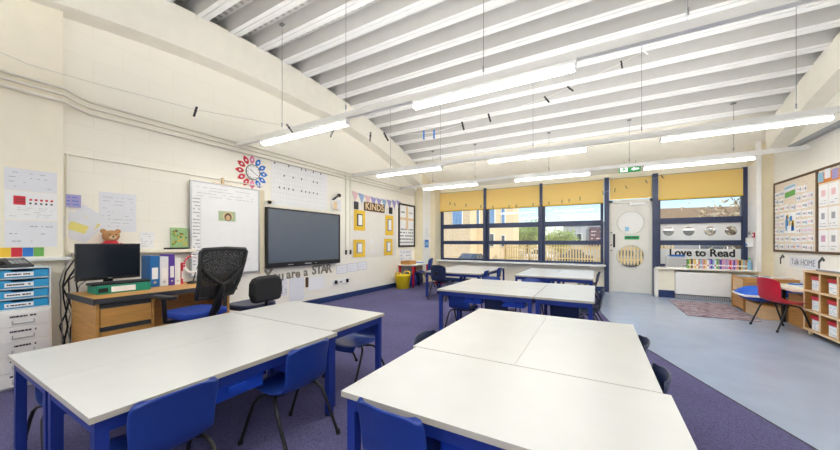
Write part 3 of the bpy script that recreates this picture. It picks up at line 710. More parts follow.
for i_ in range(4):
    for j_ in range(3): q.box(-.005+i_*.022, .011+i_*.022, -.075+j_*.03, -.058+j_*.03, .021+(j_*.03+.015)*.272+.004, .021+(j_*.03+.032)*.272+.008)
q.build('keypad', 'silver', t)
MB().box(.0, .07, .04, .075, .055, .070).build('display', 'grey', t)
# cables
for k in range(7):
    r_ = random.Random(k); y0 = .90+.025*k
    pts = [(-4.22+.02*k, y0+.05, 1.02-.03*k)]
    for j in range(1, 8): pts.append((-4.22+r_.uniform(-.03, .03), .88+.016*k+r_.uniform(-.02, .025), 1.0-.03*k-(.95-.03*k)*j/7.5))
    pts[-1] = (pts[-1][0], pts[-1][1], .03)
    tag(MB().tube(pts, .0045+.0015*(k % 3), 6).build('power_cable', 'cable' if k % 3 else 'grey', None), '%s cable, %s of the bundle hanging between cabinet and desk' % ('grey' if k % 3 == 0 else 'black', ('first', 'second', 'third', 'fourth', 'fifth', 'sixth', 'last')[k]), 'cable', 'cables between cabinet and desk')

# ------------------------------------------------------------------ sheets on the left wall
M['markp'] = mat('pale_yellow_print', 'e9df86', .7); M['bookg'] = mat('soft_green_print', 'a3c78c', .6)
M['pegw'] = mat('white_peg', 'ffffff', .5)
M['backp'] = mat('backing_paper', 'ece8e0', .8)
def sheet(name, label, loc, rz, wd, h_, m='paper', cat='paper', tilt=0, group=None, print_=None, inks=('ink',), th=.0025):
    """a sheet pinned flat to a wall, printed marks raised a hair above it; centre bottom at loc"""
    q = MB().box(-wd/2, wd/2, -th, 0, 0, h_)
    if print_: print_(q, wd, h_, -th)
    if tilt: q.xform(Matrix.Rotation(tilt, 4, 'Y'))
    o = q.build(name, [m]+list(inks), None, loc=loc, rotz=rz)
    return tag(o, label, cat, group)
def lines(rows, frac=.6, h=.3, seed=0, dash=None, mi=1, box=(.08, .92, .08, .92)):
    def f(q, w_, h_, y): q.use(mi); scribble(q, -w_/2+w_*box[0], -w_/2+w_*box[1], h_*box[2], h_*box[3], rows, y, frac, h, seed, dash)
    return f
P0 = -4.25
def on_pier(y0, y1, z0): return (P0, (y0+y1)/2, z0)
sheet('wall_chart', 'pale printed sheet, topmost on the near pier', on_pier(.57, .862, 1.555), LW, .29, .185, 'paperg', print_=lines(4, .35, .12, 1))
def flags(q, w_, h_, y):
    q.use(2).box(-.10, -.035, y-.0008, y, .125, .20).use(1).box(-.09, -.035, y-.001, y-.0007, .150, .155).box(-.09, -.035, y-.001, y-.0007, .170, .175)
    for k in range(5): q.use(2).box(-.015+k*.03, 0+k*.03, y-.0008, y, .165, .182).use(1).box(-.015+k*.03, -.003+k*.03, y-.0008, y, .135, .150)
    q.use(3); scribble(q, -.12, .12, .02, .11, 5, y, .5, .15, 2)
sheet('wall_chart', 'white chart with red and black picture rows on the near pier', on_pier(.573, .862, 1.31), LW, .29, .24, 'paper', print_=flags, inks=('inkd', 'redd', 'ink'))
sheet('wall_chart', 'pale sheet with faint columns, lowest of three on the near pier', on_pier(.573, .862, 1.078), LW, .29, .225, 'paperg', print_=lines(3, .25, .12, 5, .02))
for k, (m, nm) in enumerate((('yellow', 'yellow'), ('redd', 'red'), ('bluec', 'blue'), ('green', 'green'))):
    sheet('colour_card', '%s card in the row below the pale sheets on the near pier' % nm, (P0, .575+.06*k, .995), LW, .058, .078, m, 'card', group='coloured cards on the pier')
def on_l(y, z, off=.0012): return (LX+off, y, z)
sheet('sticky_note', 'lilac blue note pinned above the fanned papers beside the near pier', on_l(.985, 1.45, .026), LW, .10, .12, 'lilac', 'note', print_=lines(3, .8, .25, 4), inks=('bluec',))
sheet('yellow_marked_paper', 'tilted paper with a yellow block, upper one of the fan beside the pier', on_l(.99, 1.20, .0015), LW, .24, .27, 'paperg', tilt=R(38), print_=lambda q, w_, h_, y: q.use(1).box(-.05, .09, y-.001, y, .10, .19), inks=('markp',), group='fanned papers')
sheet('yellow_marked_paper', 'tilted paper with a yellow block, lower one of the fan beside the pier', on_l(.97, 1.15, .005), LW, .23, .24, 'paperg', tilt=R(22), print_=lambda q, w_, h_, y: q.use(1).box(-.06, .07, y-.001, y, .08, .16), inks=('markp',), group='fanned papers')
sheet('wall_notice', 'large pale notice on the block wall above the monitor', on_l(1.315, 1.23), LW, .29, .40, 'paperg', print_=lines(9, .4, .1, 7))
sheet('wall_notice', 'small pale notice between the monitor and the green picture', on_l(1.555, 1.045), LW, .125, .19, 'paper', print_=lines(6, .5, .15, 8))
def farm(q, w_, h_, y):
    r_ = random.Random(5)
    q.use(1)
    for k in range(26):
        a, b = r_.uniform(-w_*.45, w_*.35), r_.uniform(0.02, h_*.8); q.use(r_.choice((1, 2, 3))).box(a, a+r_.uniform(.01, .03), y-.0012, y, b, b+r_.uniform(.01, .03))
sheet('picture_book', 'green illustrated book cover propped beside the whiteboard', on_l(1.86, 1.055, .012), LW, .175, .235, 'bookg', 'book', print_=farm, inks=('leaf', 'yellow', 'twig'), th=.012)
tag(MB().box(-.13, .10, -.06, 0, 0, .018).build('picture_ledge', 'black', None, loc=(LX, 1.84, 1.036), rotz=LW), 'narrow black ledge holding the green illustrated book', 'shelf')
# whiteboard
M['picg'] = mat('pale_green_print', 'b3c49a', .6); M['markp'] = mat('pale_yellow_print', 'e9df86', .7); M['bookg'] = mat('soft_green_print', 'a3c78c', .6)
t = thing('whiteboard', 'white writing board covered with faint handwriting beside the desk', 'whiteboard', (LX+.03, 2.41, .70), LW)
MB().box(-.435, .435, -.018, 0, 0, 1.17).build('board', 'paper', t)
f = MB().box(-.45, -.432, -.022, 0, -.012, 1.182).box(.432, .45, -.022, 0, -.012, 1.182).box(-.432, .432, -.022, 0, 1.165, 1.182).box(-.432, .432, -.022, 0, -.012, .005); f.build('frame', 'silver', t)
q = MB(); scribble(q, -.38, .36, .98, 1.13, 4, -.018, .6, .12, 3, .05)
scribble(q, -.42, -.34, .12, .98, 20, -.018, .85, .3, 4, .03); scribble(q, -.2, .3, .1, .2, 2, -.018, .3, .1, 6, .06)
for k in range(11): q.box(-.425, -.33, -.0185, -.018, .14+k*.078, .1415+k*.078)
q.box(-.332, -.330, -.0185, -.018, .1, .98)
q.build('handwriting', 'ink', t)
ph = MB().box(-.12, .10, -.0205, -.018, .70, .83); o = ph.build('photograph', 'picg', t)
MB().disc(-.0, .755, .048, -.022, -.0205, 18, .055).build('hair', 'twig', o)
MB().disc(-.0, .742, .028, -.0235, -.022, 16, .036).build('face', 'beech', o)
MB().disc(-.0, .765, .065, -.0208, -.0203, 20, .055).build('arch', 'birch', o)
MB().box(-.08, .08, -.03, -.0, -.03, -.012).build('pen_tray', 'silver', t)
tag(MB().box(-.035, .035, -.03, 0, 0, 1.25).build('board_rail', 'creamd', None, loc=(LX, 2.92, .64), rotz=LW), 'cream upright rail between the whiteboard and the television', 'rail')
tag(MB().box(-.12, .12, -.02, 0, 0, .012).box(-.012, .012, -.03, 0, .012, .09).build('board_hook', 'birch', None, loc=(LX, 2.36, 1.885), rotz=LW), 'small wooden hook above the top edge of the whiteboard', 'hook')
# flower clock
t = thing('wall_clock', 'round white clock in the middle of the paper petals', 'clock', (LX, 2.78, 2.135), LW)
t.scale = (.88, 1, .88)
n = 32
q = MB().disc(0, 0, .118, -.028, 0, 32); q.build('case', 'paper', t)
MB().tube([(.118*math.cos(2*PI*k/n), -.028, .118*math.sin(2*PI*k/n)) for k in range(n+1)], .006, 6, False).build('rim', 'dark', t)
MB().box(-.0025, .0025, -.031, -.028, 0, .085).box(-.0035, .0035, -.031, -.028, -.07, 0).xform(Matrix.Rotation(R(125), 4, 'Y')).build('hands', 'inkd', t)
q = MB()
for k in range(12):
    a = k*PI/6; q.box(.095*math.cos(a)-.005, .095*math.cos(a)+.005, -.0295, -.028, .095*math.sin(a)-.006, .095*math.sin(a)+.006)
q.build('numerals', 'inkd', t)
PC = ['pink', 'bluec', 'bluec', 'bluec', 'bluec', 'bluec', 'pink', 'redd', 'redd', 'redd', 'redd', 'redd']
ON = ['twelve', 'one', 'two', 'three', 'four', 'five', 'six', 'seven', 'eight', 'nine', 'ten', 'eleven']
CN = {'pink': 'pink', 'bluec': 'blue', 'redd': 'red'}
for k in range(12):
    a = -k*PI/6
    q = MB().prism([(0, .118), (.028, .145), (.038, .18), (.028, .212), (0, .248), (-.028, .212), (-.038, .18), (-.028, .145)][::-1], -.004, 0)
    q.use(1).box(-.012, .012, -.0046, -.004, .165, .195).xform(Matrix.Rotation(-a, 4, 'Y'))
    tag(q.build('paper_petal', [PC[k], 'paperg'], None, loc=(LX, 2.78, 2.135), rotz=LW), "%s paper petal at the clock's %s o'clock" % (CN[PC[k]], ON[k]), 'petal', 'paper petals round the clock')
# number chart
def chart(q, w_, h_, y):
    r_ = random.Random(2)
    q.use(1)
    for i_ in range(20):
        for j_ in range(9):
            x = -w_/2+.04+i_*(w_-.08)/19.5; z = .04+j_*(h_-.08)/8.5; q.box(x, x+.022, y-.0006, y, z, z+.02)
    q.use(2)
    for i_ in range(13):
        for z in (h_*.38, h_*.66, h_*.9):
            if r_.random() < (.8 if z < .3 else .45): x = -w_/2+.05+i_*.085; q.box(x, x+.02, y-.0012, y, z, z+.028)
sheet('number_chart', 'wide white chart with rows of small dots above the television', on_l(3.66, 1.70), LW, 1.15, .71, 'paper', 'chart', print_=chart, inks=('paperg', 'inkd'))
# television
t = thing('television', 'large black framed television screen on the block wall', 'television', (LX+.03, 3.72, .725), LW)
f = MB().box(-.765, -.74, -.06, -.005, 0, .92).box(.74, .765, -.06, -.005, 0, .92).box(-.74, .74, -.06, -.005, .895, .92).box(-.74, .74, -.06, -.005, 0, .075); f.build('bezel', 'black', t, bevel=.003)
MB().box(-.74, .74, -.05, -.005, .075, .895).build('screen', 'tv', t)
MB().box(-.07, .07, -.064, -.06, .025, .045).box(.15, .19, -.063, -.06, .03, .04).box(-.4, -.3, -.063, -.06, .03, .04).build('control_strip', 'silver', t)
MB().box(-.3, .3, -.005, .0295, .2, .7).build('wall_bracket', 'dark', t)
t = thing('webcam', 'small black camera on a bracket above the television corner', 'camera', (LX, 3.02, 1.69), LW)
MB().box(-.01, .06, -.07, 0, .05, .06).build('bracket', 'creamd', t); MB().ball((.0, -.06, .03), .03, .03, .025).build('body', 'black', t)
# handset holder
t = thing('handset_holder', 'white wall box holding a black handset right of the number chart', 'holder', (LX, 4.44, 1.74), LW)
MB().box(-.10, .10, -.05, 0, 0, .19).build('pocket', 'paperg', t); MB().box(-.10, .0, -.053, -.05, 0, .15).build('label_side', 'birch', t)
MB().tube([(-.10, -.04, .17), (-.04, -.06, .22), (.02, -.06, .26)], .018, 8).ball((.05, -.06, .275), .045, .03, .035).build('handset', 'black', t)
# letters You are a STAR
lets = [('Y', 3.045, .585, .22), ('o', 3.16, .565, .18), ('u', 3.27, .56, .18), ('a', 3.41, .57, .17), ('r', 3.50, .575, .17), ('e', 3.59, .57, .17), ('a', 3.755, .58, .17), ('S', 3.94, .60, .19), ('T', 4.05, .60, .19), ('A', 4.17, .60, .19), ('R', 4.29, .60, .19)]
ww = ['word You', 'word You', 'word You', 'word are', 'word are', 'word are', 'single word a', 'word STAR', 'word STAR', 'word STAR', 'word STAR']
M['glit'] = mat('glitter_letter', '8d8676', .6, noise=.5, nscale=90)
for (c, yy, zz, s_), wd in zip(lets, ww):
    o = lettering(c, s_*1.18, 'glit', None, (LX+.002, yy-.01, zz+.018), .004, .006, 'paper_letter'); o.rotation_euler = (0, 0, LW)
    tag(o, 'speckled grey paper letter %s of the %s below the television' % (c, wd), 'letter', 'paper letters below the television')
sheet('wall_drawing', 'pale drawing sheet below the word You, beside the black padded chair', on_l(3.29, .26), LW, .17, .29, 'paperg', print_=lines(5, .5, .3, 11, .03))
sheet('wall_poster', 'plain pale poster below the words are a, right of the drawing', on_l(3.56, .14), LW, .30, .39, 'paperg', 'poster')
sheet('wall_poster', 'plain pale poster below the word STAR', on_l(3.98, .27), LW, .38, .23, 'paper', 'poster')
tag(MB().box(-.022, .022, -.02, 0, 0, .17).build('wall_switch', 'brown', None, loc=(LX, 3.765, .34), rotz=LW), 'tall dark switch strip between two pale posters below the television', 'switch')
for k in range(3):
    sheet('certificate', 'pale bordered certificate below the yellow display, %s of three in a row' % ('first', 'second', 'third')[k], on_l(4.62+.31*k, .505+.012*k), LW, .28, .165, 'paper', print_=lambda q, w_, h_, y: (q.use(1).box(-w_/2, w_/2, y-.0008, y, 0, .005).box(-w_/2, w_/2, y-.0008, y, h_-.005, h_).box(-w_/2, -w_/2+.005, y-.0008, y, 0, h_).box(w_/2-.005, w_/2, y-.0008, y, 0, h_), scribble(q, -.11, .11, .03, .13, 4, y, .5, .12, 3)), inks=('lilac', 'ink'), group='certificates in a row')
t = thing('socket_plate', 'white double power socket with black plugs low on the wall', 'socket', (LX, 4.60, .30), LW)
MB().box(-.22, .22, -.012, 0, 0, .095).build('plate', 'white', t, bevel=.003)
for sx in (-.16, .15): MB().box(sx-.018, sx+.018, -.05, -.012, .02, .085).build('plug', 'black', t)
MB().box(-.05, .02, -.016, -.012, .03, .06).build('switch', 'grey', t)
# yellow framed display
sheet('display_backing', 'pale grey backing paper of the display between conduits and black framed chart', on_l(5.72, .78), LW, 1.62, 1.16, 'backp', 'backing paper')
for nm, yy, zz, w_, h_, dk_ in (('upper left', 5.15, 1.36, .36, .43, 1), ('lower left', 5.14, .80, .38, .37, 0), ('upper right', 6.24, 1.28, .33, .48, 0), ('lower right', 6.20, .80, .35, .40, 0)):
    t = thing('yellow_mount', 'yellow card mount with a small picture, %s of the display' % nm, 'mounted picture', (LX+.003, yy, zz), LW, 'yellow card mounts')
    MB().box(-w_/2, w_/2, -.004, 0, 0, h_).build('mount', 'yellow', t)
    MB().box(-w_*.24, w_*.26, -.006, -.004, h_*.22, h_*.82).build('picture', 'dark' if dk_ else 'grey', t)
    MB().box(-w_*.12, w_*.22, -.008, -.006, h_*.27, h_*.77).build('inset', 'paper', t)
for k, (yy, zz, rr) in enumerate(((5.55, 1.1, 20), (5.75, 1.02, -15), (5.62, .88, 10))):
    sheet('display_cutout', 'small white cut out on the grey backing paper, %s' % ('top one', 'right one', 'bottom one')[k], on_l(yy, zz, .003), LW, .10, .08, 'paper', 'cut out', tilt=R(rr), print_=lines(2, .5, .3, k), group='white cut outs')
t = thing('display_sign', 'dark brown sign with cream letters above the yellow display', 'sign', (LX+.004, 5.66, 1.80), LW)
MB().box(-.37, .37, -.012, 0, 0, .19).build('board', 'brown', t)
lettering('KINDS', .20, 'birch', t, (0, -.0135, .095), .003, .004, sx=1.18)
t = thing('bunting', 'string of lilac, blue and pink cloth flags above the brown sign', 'bunting', (LX+.012, 5.75, 2.15), LW)
MB().tube([(-.85, 0, .02), (-.4, 0, -.02), (0, 0, -.04), (.45, 0, -.02), (1.0, 0, .06)], .004, 6).build('cord', 'string', t)
fc = ['pink', 'sky', 'pink', 'lilac', 'lilac', 'sky', 'lilac', 'lilac', 'lilac']
M['pflag'] = mat('pale_pink_flag', 'eec9cd', .7); M['bflag'] = mat('pale_blue_flag', '9fb6d8', .7)
for k in range(9):
    x = -.76+k*.205; z = .0-.04*math.sin(PI*k/8)
    MB().prism([(x-.10, z+.02), (x+.10, z-.01), (x+.02, z-.21)][::-1], -.003, 0).build('flag', {'pink': 'pflag', 'sky': 'bflag', 'lilac': 'lilac'}[fc[k]], t)
for yy, zz, lb in ((5.03, 1.80, 'left'), (6.28, 1.80, 'right')):
    t = thing('hanging_pouch', 'small black pouch hanging at the %s end of the brown sign' % lb, 'pouch', (LX+.002, yy, zz), LW, 'black pouches')
    MB().box(-.06, .06, -.03, 0, 0, .16).build('bag', 'black', t, bevel=.01); MB().box(-.05, .05, -.033, -.028, .1, .15).build('flap', 'navyp', t)
# framed chart
t = thing('framed_chart', 'tall black framed chart nearest the windows on the television wall', 'framed chart', (LX, 7.03, .99), LW)
f = MB().box(-.40, -.355, -.03, 0, 0, 1.12).box(.355, .40, -.03, 0, 0, 1.12).box(-.355, .355, -.03, 0, 0, .045).box(-.355, .355, -.03, 0, 1.075, 1.12); f.build('frame', 'black', t)
q = MB().box(-.355, .355, -.012, 0, .045, 1.075).use(1)
q.box(-.36, .36, -.013, -.012, .70, .76).box(-.04, .06, -.013, -.012, .45, 1.06).use(2)
scribble(q, -.33, .33, .08, .5, 5, -.012, .85, .4, 8, .05); scribble(q, -.3, -.1, .85, .95, 1, -.012, .8, .4, 9, .03); scribble(q, .12, .3, .85, .95, 1, -.012, .8, .4, 10, .03)
q.build('chart_sheet', ['paper', 'birch', 'grey'], t)
sheet('wall_notice', 'pale sheet below the black framed chart', on_l(7.0, .62), LW, .60, .30, 'paperg', print_=lines(3, .6, .3, 3, .08), inks=('ink',))
tag(MB().box(-.05, .05, -.09, 0, 0, .12).build('sensor_box', 'offw', None, loc=(LX, 7.36, 2.50), rotz=LW), 'small off white sensor box high in the far left corner', 'sensor')
o = MB().box(-.11, .11, -.004, 0, 0, .21).use(1).box(-.08, .08, -.005, -.004, .05, .15).build('blue_notice', ['bluec', 'sky'], None, loc=(-4.115, 7.68, .97), rotz=LW); tag(o, 'small square blue notice on the white pier strip', 'notice')
sheet('pier_notice', 'white notice above the blue one on the pier', (-4.1145, 7.68, 1.24), LW, .22, .30, 'paper', print_=lines(5, .5, .2, 3))

# red legged table and what is around it
t = thing('side_table', 'small low table with red legs below the framed chart', 'table', (-4.13, 7.05, 0), 0)
MB().box(-.23, .23, -.45, .38, .53, .555).build('table_top', 'offw', t, bevel=.004)
for sx in (-.195, .195):
    for sy in (-.40, .33): MB().box(sx-.022, sx+.022, sy-.022, sy+.022, .005, .53).build('leg', 'red', t)
q = thing('book_tray', 'brown wooden tray on the red legged table', 'tray', (-4.18, 6.82, .556), 0)
MB().box(-.13, .13, -.16, .16, 0, .012).build('base', 'wood', q); MB().box(-.13, .13, -.16, -.148, .012, .085).box(-.13, .13, .148, .16, .012, .085).box(-.13, -.118, -.148, .148, .012, .085).box(.118, .13, -.148, .148, .012, .085).build('side', 'wood', q)
for k in range(3):
    tag(MB().box(-.10, .10, -.07, .07, k*.022, k*.022+.02).build('exercise_book', ['paper', 'bluec', 'paper'][k], None, loc=(-4.08, 7.16+.01*k, .556)), '%s exercise book in the pile on the red legged table, %s' % (('white', 'blue', 'white')[k], ('bottom one', 'middle one', 'top one')[k]), 'book', 'pile on the red legged table')
t = thing('flexible_tub', 'yellow flexible tub with two handles by the skirting board', 'tub', (-4.08, 6.40, 0.004), 0)
t.scale = (1.2, 1.2, 1.05)
MB().lathe([(.12, 0), (.13, .005), (.155, .30), (.165, .305), (.158, .295), (.128, .012), (.001, .012)], n=24, sx=1, sy=1).build('tub', 'yellowp', t)
for s_ in (-1, 1): MB().tube([(-.07, s_*.158, .29), (-.06, s_*.165, .36), (0, s_*.167, .38), (.06, s_*.165, .36), (.07, s_*.158, .29)], .013, 8).build('handle', 'yellowp', t)
def bag(label, x, y, m, w_, d_, h_, rz):
    t = thing('book_bag', label, 'bag', (x, y, .006), rz, 'bags under the red legged table')
    MB().prism([(-w_/2, 0), (w_/2, 0), (w_*.55, h_*.4), (w_*.42, h_*.9), (w_*.2, h_), (-w_*.25, h_*.97), (-w_*.45, h_*.85), (-w_*.53, h_*.35)], -d_/2, d_/2).build('sack', m, t, bevel=.03)
    MB().tube([(-w_*.2, -d_*.3, h_*.9), (-w_*.15, -d_*.5, h_*1.05), (w_*.15, -d_*.5, h_*1.05), (w_*.2, -d_*.3, h_*.9)], .01, 6).build('strap', 'black', t)
bag('bright blue book bag under the red legged table, nearer one', -4.12, 6.86, 'tray', .26, .16, .30, R(10))
bag('navy book bag under the red legged table, farther one', -4.12, 7.16, 'navyp', .28, .16, .33, R(-8))
bag('red bag on the carpet right of the red legged table', -3.62, 7.45, 'redd', .20, .14, .16, R(20))

# ------------------------------------------------------------------ sill, radiator, reading corner
t = thing('convector_heater', 'white convector heater below the right window', 'heater', (1.755, 7.86, 0), 0)
MB().box(-.40, .40, 0, .24, .10, .53).build('cover', 'white', t, bevel=.006)
MB().box(-.40, .40, .02, .24, 0.0, .085).build('grille_base', 'steel', t)
g = MB()
for k in range(24): g.box(-.38+k*.032, -.365+k*.032, .012, .02, .02, .075)
g.build('grille', 'silver', t)
t = thing('pipe_casing', 'cream boxed casing left of the heater', 'casing', (1.22, 7.95, 0), 0)
MB().box(-.13, .13, 0, .28, .15, .575).build('cover', 'cream', t); MB().box(-.12, .12, .012, .28, 0, .15).build('plinth', 'skirt', t)
t = thing('letter_tray_stack', 'stack of white letter trays on the window sill', 'letter trays', (1.38, 8.05, .606), 0)
for k in range(4):
    MB().box(-.15, .15, -.11, .11, k*.058, k*.058+.006).box(-.15, -.143, -.11, .11, k*.058+.006, k*.058+.05).box(.143, .15, -.11, .11, k*.058+.006, k*.058+.05).box(-.143, .143, .103, .11, k*.058+.006, k*.058+.05).box(-.15, .15, -.112, -.105, k*.058+.006, k*.058+.026).build('tray', 'white', t)
MB().box(-.13, .12, -.10, .09, .181, .205).build('paper_pile', 'paper', t)
tag(MB().box(-.12, .11, -.09, .08, 0, .012).box(-.05, .13, -.07, .07, .012, .028).build('paper_folder', 'bluec', None, loc=(1.39, 8.05, .832), rotz=.1), 'blue folder lying on top of the letter trays', 'folder')
bc = ['green', 'yellowm', 'dark', 'birch', 'yellowm', 'paper', 'orangem', 'sky', 'pinkm', 'orangem', 'birch', 'paper', 'lilac', 'purple', 'sky', 'paperg', 'green', 'grey', 'purple', 'pinkm', 'pinkm', 'lilac', 'pinkm', 'redd', 'pinkm', 'purple', 'pinkm', 'orangem', 'dark', 'yellowm', 'sky', 'orangem']
nmc = {'green': 'green', 'yellow': 'yellow', 'dark': 'charcoal', 'birch': 'tan', 'paper': 'white', 'orange': 'orange', 'sky': 'light blue', 'pink': 'pink', 'lilac': 'lilac', 'purple': 'purple', 'paperg': 'pale', 'grey': 'grey', 'redd': 'red'}
def ordw(k): 
    b = ['first', 'second', 'third', 'fourth', 'fifth', 'sixth', 'seventh', 'eighth', 'ninth', 'tenth', 'eleventh', 'twelfth', 'thirteenth', 'fourteenth', 'fifteenth', 'sixteenth', 'seventeenth', 'eighteenth', 'nineteenth', 'twentieth']
    return b[k] if k < 20 else 'twenty '+b[k-20] if k < 29 else 'thirtieth' if k == 29 else 'thirty '+b[k-30]
M['pinkm'] = mat('pink_spine', 'd3a0bd', .6); nmc['pinkm'] = 'pink'
M['orangem'] = mat('orange_spine', 'd79a62', .6); nmc['orangem'] = 'orange'
M['yellowm'] = mat('yellow_spine', 'e2c46a', .6); nmc['yellowm'] = 'yellow'
x = 1.56
for k, c in enumerate(bc):
    w_ = .0265; h_ = rnd.uniform(.165, .19)
    q = MB().box(0, w_-.002, -.07, .07, 0, h_).use(1).box(.002, w_-.004, -.0706, -.07, h_*.3, h_*.45)
    tag(q.build('picture_book', [c, 'paper' if c not in ('paper', 'paperg') else 'redd'], None, loc=(x, 8.06, .606)), '%s spined picture book on the sill, %s from the letter trays' % (nmc[c], ordw(k)), 'book', 'picture books on the sill')
    x += w_
# bottle at the end of the books
t = thing('spray_bottle', 'pale blue bottle with a green cap on the sill end', 'bottle', (2.44, 8.0, .606), 0)
MB().lathe([(.03, 0), (.034, .01), (.034, .13), (.014, .17), (.014, .19)], n=14).build('body', 'sky', t); MB().lathe([(.017, .185), (.017, .225), (.001, .226)], n=12).build('cap', 'green', t)
# low wooden bookcase in the corner
t = thing('low_bookcase', 'light wooden low bookcase in the corner beside the heater', 'bookcase', (2.36, 7.20, 0), 0)
MB().box(-.31, .31, -.25, -.23, .0, .52).box(-.31, .31, .23, .25, 0, .52).box(.29, .31, -.23, .23, 0, .52).build('side_panel', 'wood', t)
MB().box(-.31, .31, -.25, .25, .52, .54).box(-.31, .29, -.23, .23, .30, .318).box(-.30, .29, -.23, .23, .03, .05).build('shelf', 'wood', t)
MB().box(-.30, -.285, -.23, .23, .318, .52).build('front_board', 'beech', t); MB().box(-.30, -.285, -.23, .23, .05, .30).build('plinth_board', 'wood', t)
t = thing('bench_box', 'low wooden bench box below the blue cushion', 'bench', (2.37, 6.66, 0), 0)
MB().box(-.30, .30, -.27, .27, 0, .19).build('box', 'beech', t, bevel=.004); MB().box(-.305, .305, -.275, .275, .19, .205).build('lid', 'wood', t)
t = thing('floor_cushion', 'shiny blue cushion with white piping on the bench box', 'cushion', (2.25, 6.66, .203), 0)
t.scale = (1, 1, 1.7)
q = MB(); nn = 12; g = []
for s_ in (1, -1):
    for i_ in range(nn+1):
        for j_ in range(nn+1):
            u, v = 2*i_/nn-1, 2*j_/nn-1; b = ((1-u*u)*(1-v*v))**.45
            wob = .012*math.sin(5*u+2*v)+.01*math.sin(7*v-3*u)
            g.append((u*.36*(1-.06*v*v), v*.26*(1-.06*u*u), .075+(.08*b+wob*b if s_ > 0 else -.07*b)))
o1 = (nn+1)**2; fs = []
for i_ in range(nn):
    for j_ in range(nn):
        a = i_*(nn+1)+j_; fs += [(a, a+nn+1, a+nn+2, a+1), (o1+a, o1+a+1, o1+a+nn+2, o1+a+nn+1)]
q.add(g, fs, True).build('cover', 'gloss', t)
pp = [(-.36*(1-.06*v*v), v*.26*.94, .07) for v in (-1, -.5, 0, .5, 1)]+[(u*.36*.94, .26*(1-.06*u*u), .07) for u in (-.5, 0, .5, 1)]+[(.36*(1-.06*v*v), v*.26*.94, .07) for v in (.5, 0, -.5, -1)]+[(u*.36*.94, -.26*(1-.06*u*u), .07) for u in (.5, 0, -.5, -1)]
MB().tube(pp, .010, 6).build('piping', 'paper', t)
tag(MB().box(-.16, .195, -.25, .19, 0, .40).box(-.165, .20, -.255, .195, .40, .415).build('storage_box', 'wood', None, loc=(2.47, 6.10, 0)), 'wooden storage box under the low cream table', 'box')
M['creamt'] = mat('cream_laminate', 'efe6d2', .4)
t = thing('low_table', 'low cream topped table with black legs between bench and cubby shelf', 'table', (2.40, 6.14, 0), 0)
MB().box(-.28, .28, -.47, .33, .50, .525).build('table_top', 'creamt', t, bevel=.003)
for sx in (-.12, .25):
    for sy in (-.44, .20): MB().box(sx-.018, sx+.018, sy-.018, sy+.018, .003, .50).build('leg', 'black', t)
def flatbook(label, x, y, z, m, a, b, rz, g, th=.012):
    tag(MB().box(-a/2, a/2, -b/2, b/2, 0, th).use(1).box(-a/2+.02, a/2-.02, -b/2+.03, b/2-.03, th, th+.0006).build('picture_book', [m, 'paperg' if m != 'paper' else 'sky'], None, loc=(x, y, z), rotz=rz), label, 'book', g)
GB = 'books lying in the reading corner'
flatbook('light blue book lying on the bookcase corner nearest the heater', 2.18, 7.28, .541, 'sky', .16, .20, .2, GB)
flatbook('white book lying in the middle of the low bookcase top', 2.36, 7.12, .541, 'paper', .15, .20, -.3, GB)
flatbook('navy book lying on the bookcase beside the white one', 2.36, 7.33, .541, 'navyp', .14, .18, .1, GB)
flatbook('grey book lying on the bookcase against the pinboard wall', 2.56, 7.16, .541, 'paperg', .14, .19, .4, GB, .02)
flatbook('blue book on the low cream table', 2.42, 6.37, .526, 'bluec', .15, .10, .7, GB, .018)
flatbook('white sheet folder on the low cream table beside the red chair', 2.40, 6.0, .526, 'paper', .20, .28, .2, GB, .006)
# rug
tag(MB().box(-.40, .40, -.72, .72, .001, .012).build('patterned_rug', 'rug', None, loc=(1.60, 6.88, 0)), 'pink and grey patterned rug in front of the heater', 'rug')
# cubby shelf
t = thing('cubby_shelf', 'beech cubby shelf on casters along the pinboard wall', 'shelf', (2.43, 5.17, 0), RW)
# local x runs toward the camera (right along the wall), -y faces the room
W2 = .49
q = MB()
for k in range(4): q.use(0).box(-W2+k*.31-.01, -W2+k*.31+.01, -.215, .20, .06, .77).use(1).box(-W2+k*.31-.011, -W2+k*.31+.011, -.223, -.215, .06, .77)
q.build('upright', ['wood', 'birch'], t)
for z in (.06, .29, .525, .755): MB().box(-W2-.011, W2-.04, -.216, .20, z-.0, z+.02).use(1).box(-W2-.012, W2-.04, -.224, -.216, z-.001, z+.021).build('shelf_board', ['wood', 'birch'], t)
MB().box(-W2, W2-.05, .20, .21, .06, .77).build('back_panel', 'wood', t)
for k in range(3):
    for j in range(3): MB().box(-W2+k*.31+.011, -W2+k*.31+.2985, .19, .2, .081+j*.2325, .285+j*.2325).build('cell_back', 'wood', t)
for sx in (-W2+.04, W2-.1):
    for sy in (-.18, .16): MB().disc(sx, .028, .027, sy-.012, sy+.012, 14).box(sx-.015, sx+.015, sy-.015, sy+.015, .05, .06).build('caster', 'birch', t)
rn = ['bottom row', 'middle row', 'top row']; cn_ = ['column beside the red chair', 'second column', 'column cut by the picture edge']
for k in range(3):
    for j in range(3):
        b = thing('lidded_box', 'red lidded box, %s, %s of the cubby shelf' % (rn[j], cn_[k]), 'box', (2.43-.10, 5.17+W2-k*.31-.185, (.081, .311, .546)[j]), RW, 'red lidded boxes in the cubby shelf')
        MB().box(-.075, .075, -.10, .16, 0, .125).build('tub', 'clear', b, bevel=.004)
        MB().box(-.082, .082, -.108, .165, .125, .165).build('lid', 'red', b, bevel=.004)
        q = MB().box(-.065, .065, -.102, -.10, .01, .11).use(1); scribble(q, -.055, .055, .02, .1, 4, -.102, .6, .35, k*3+j, .02); q.build('label_sheet', ['paper', 'sky'], b)
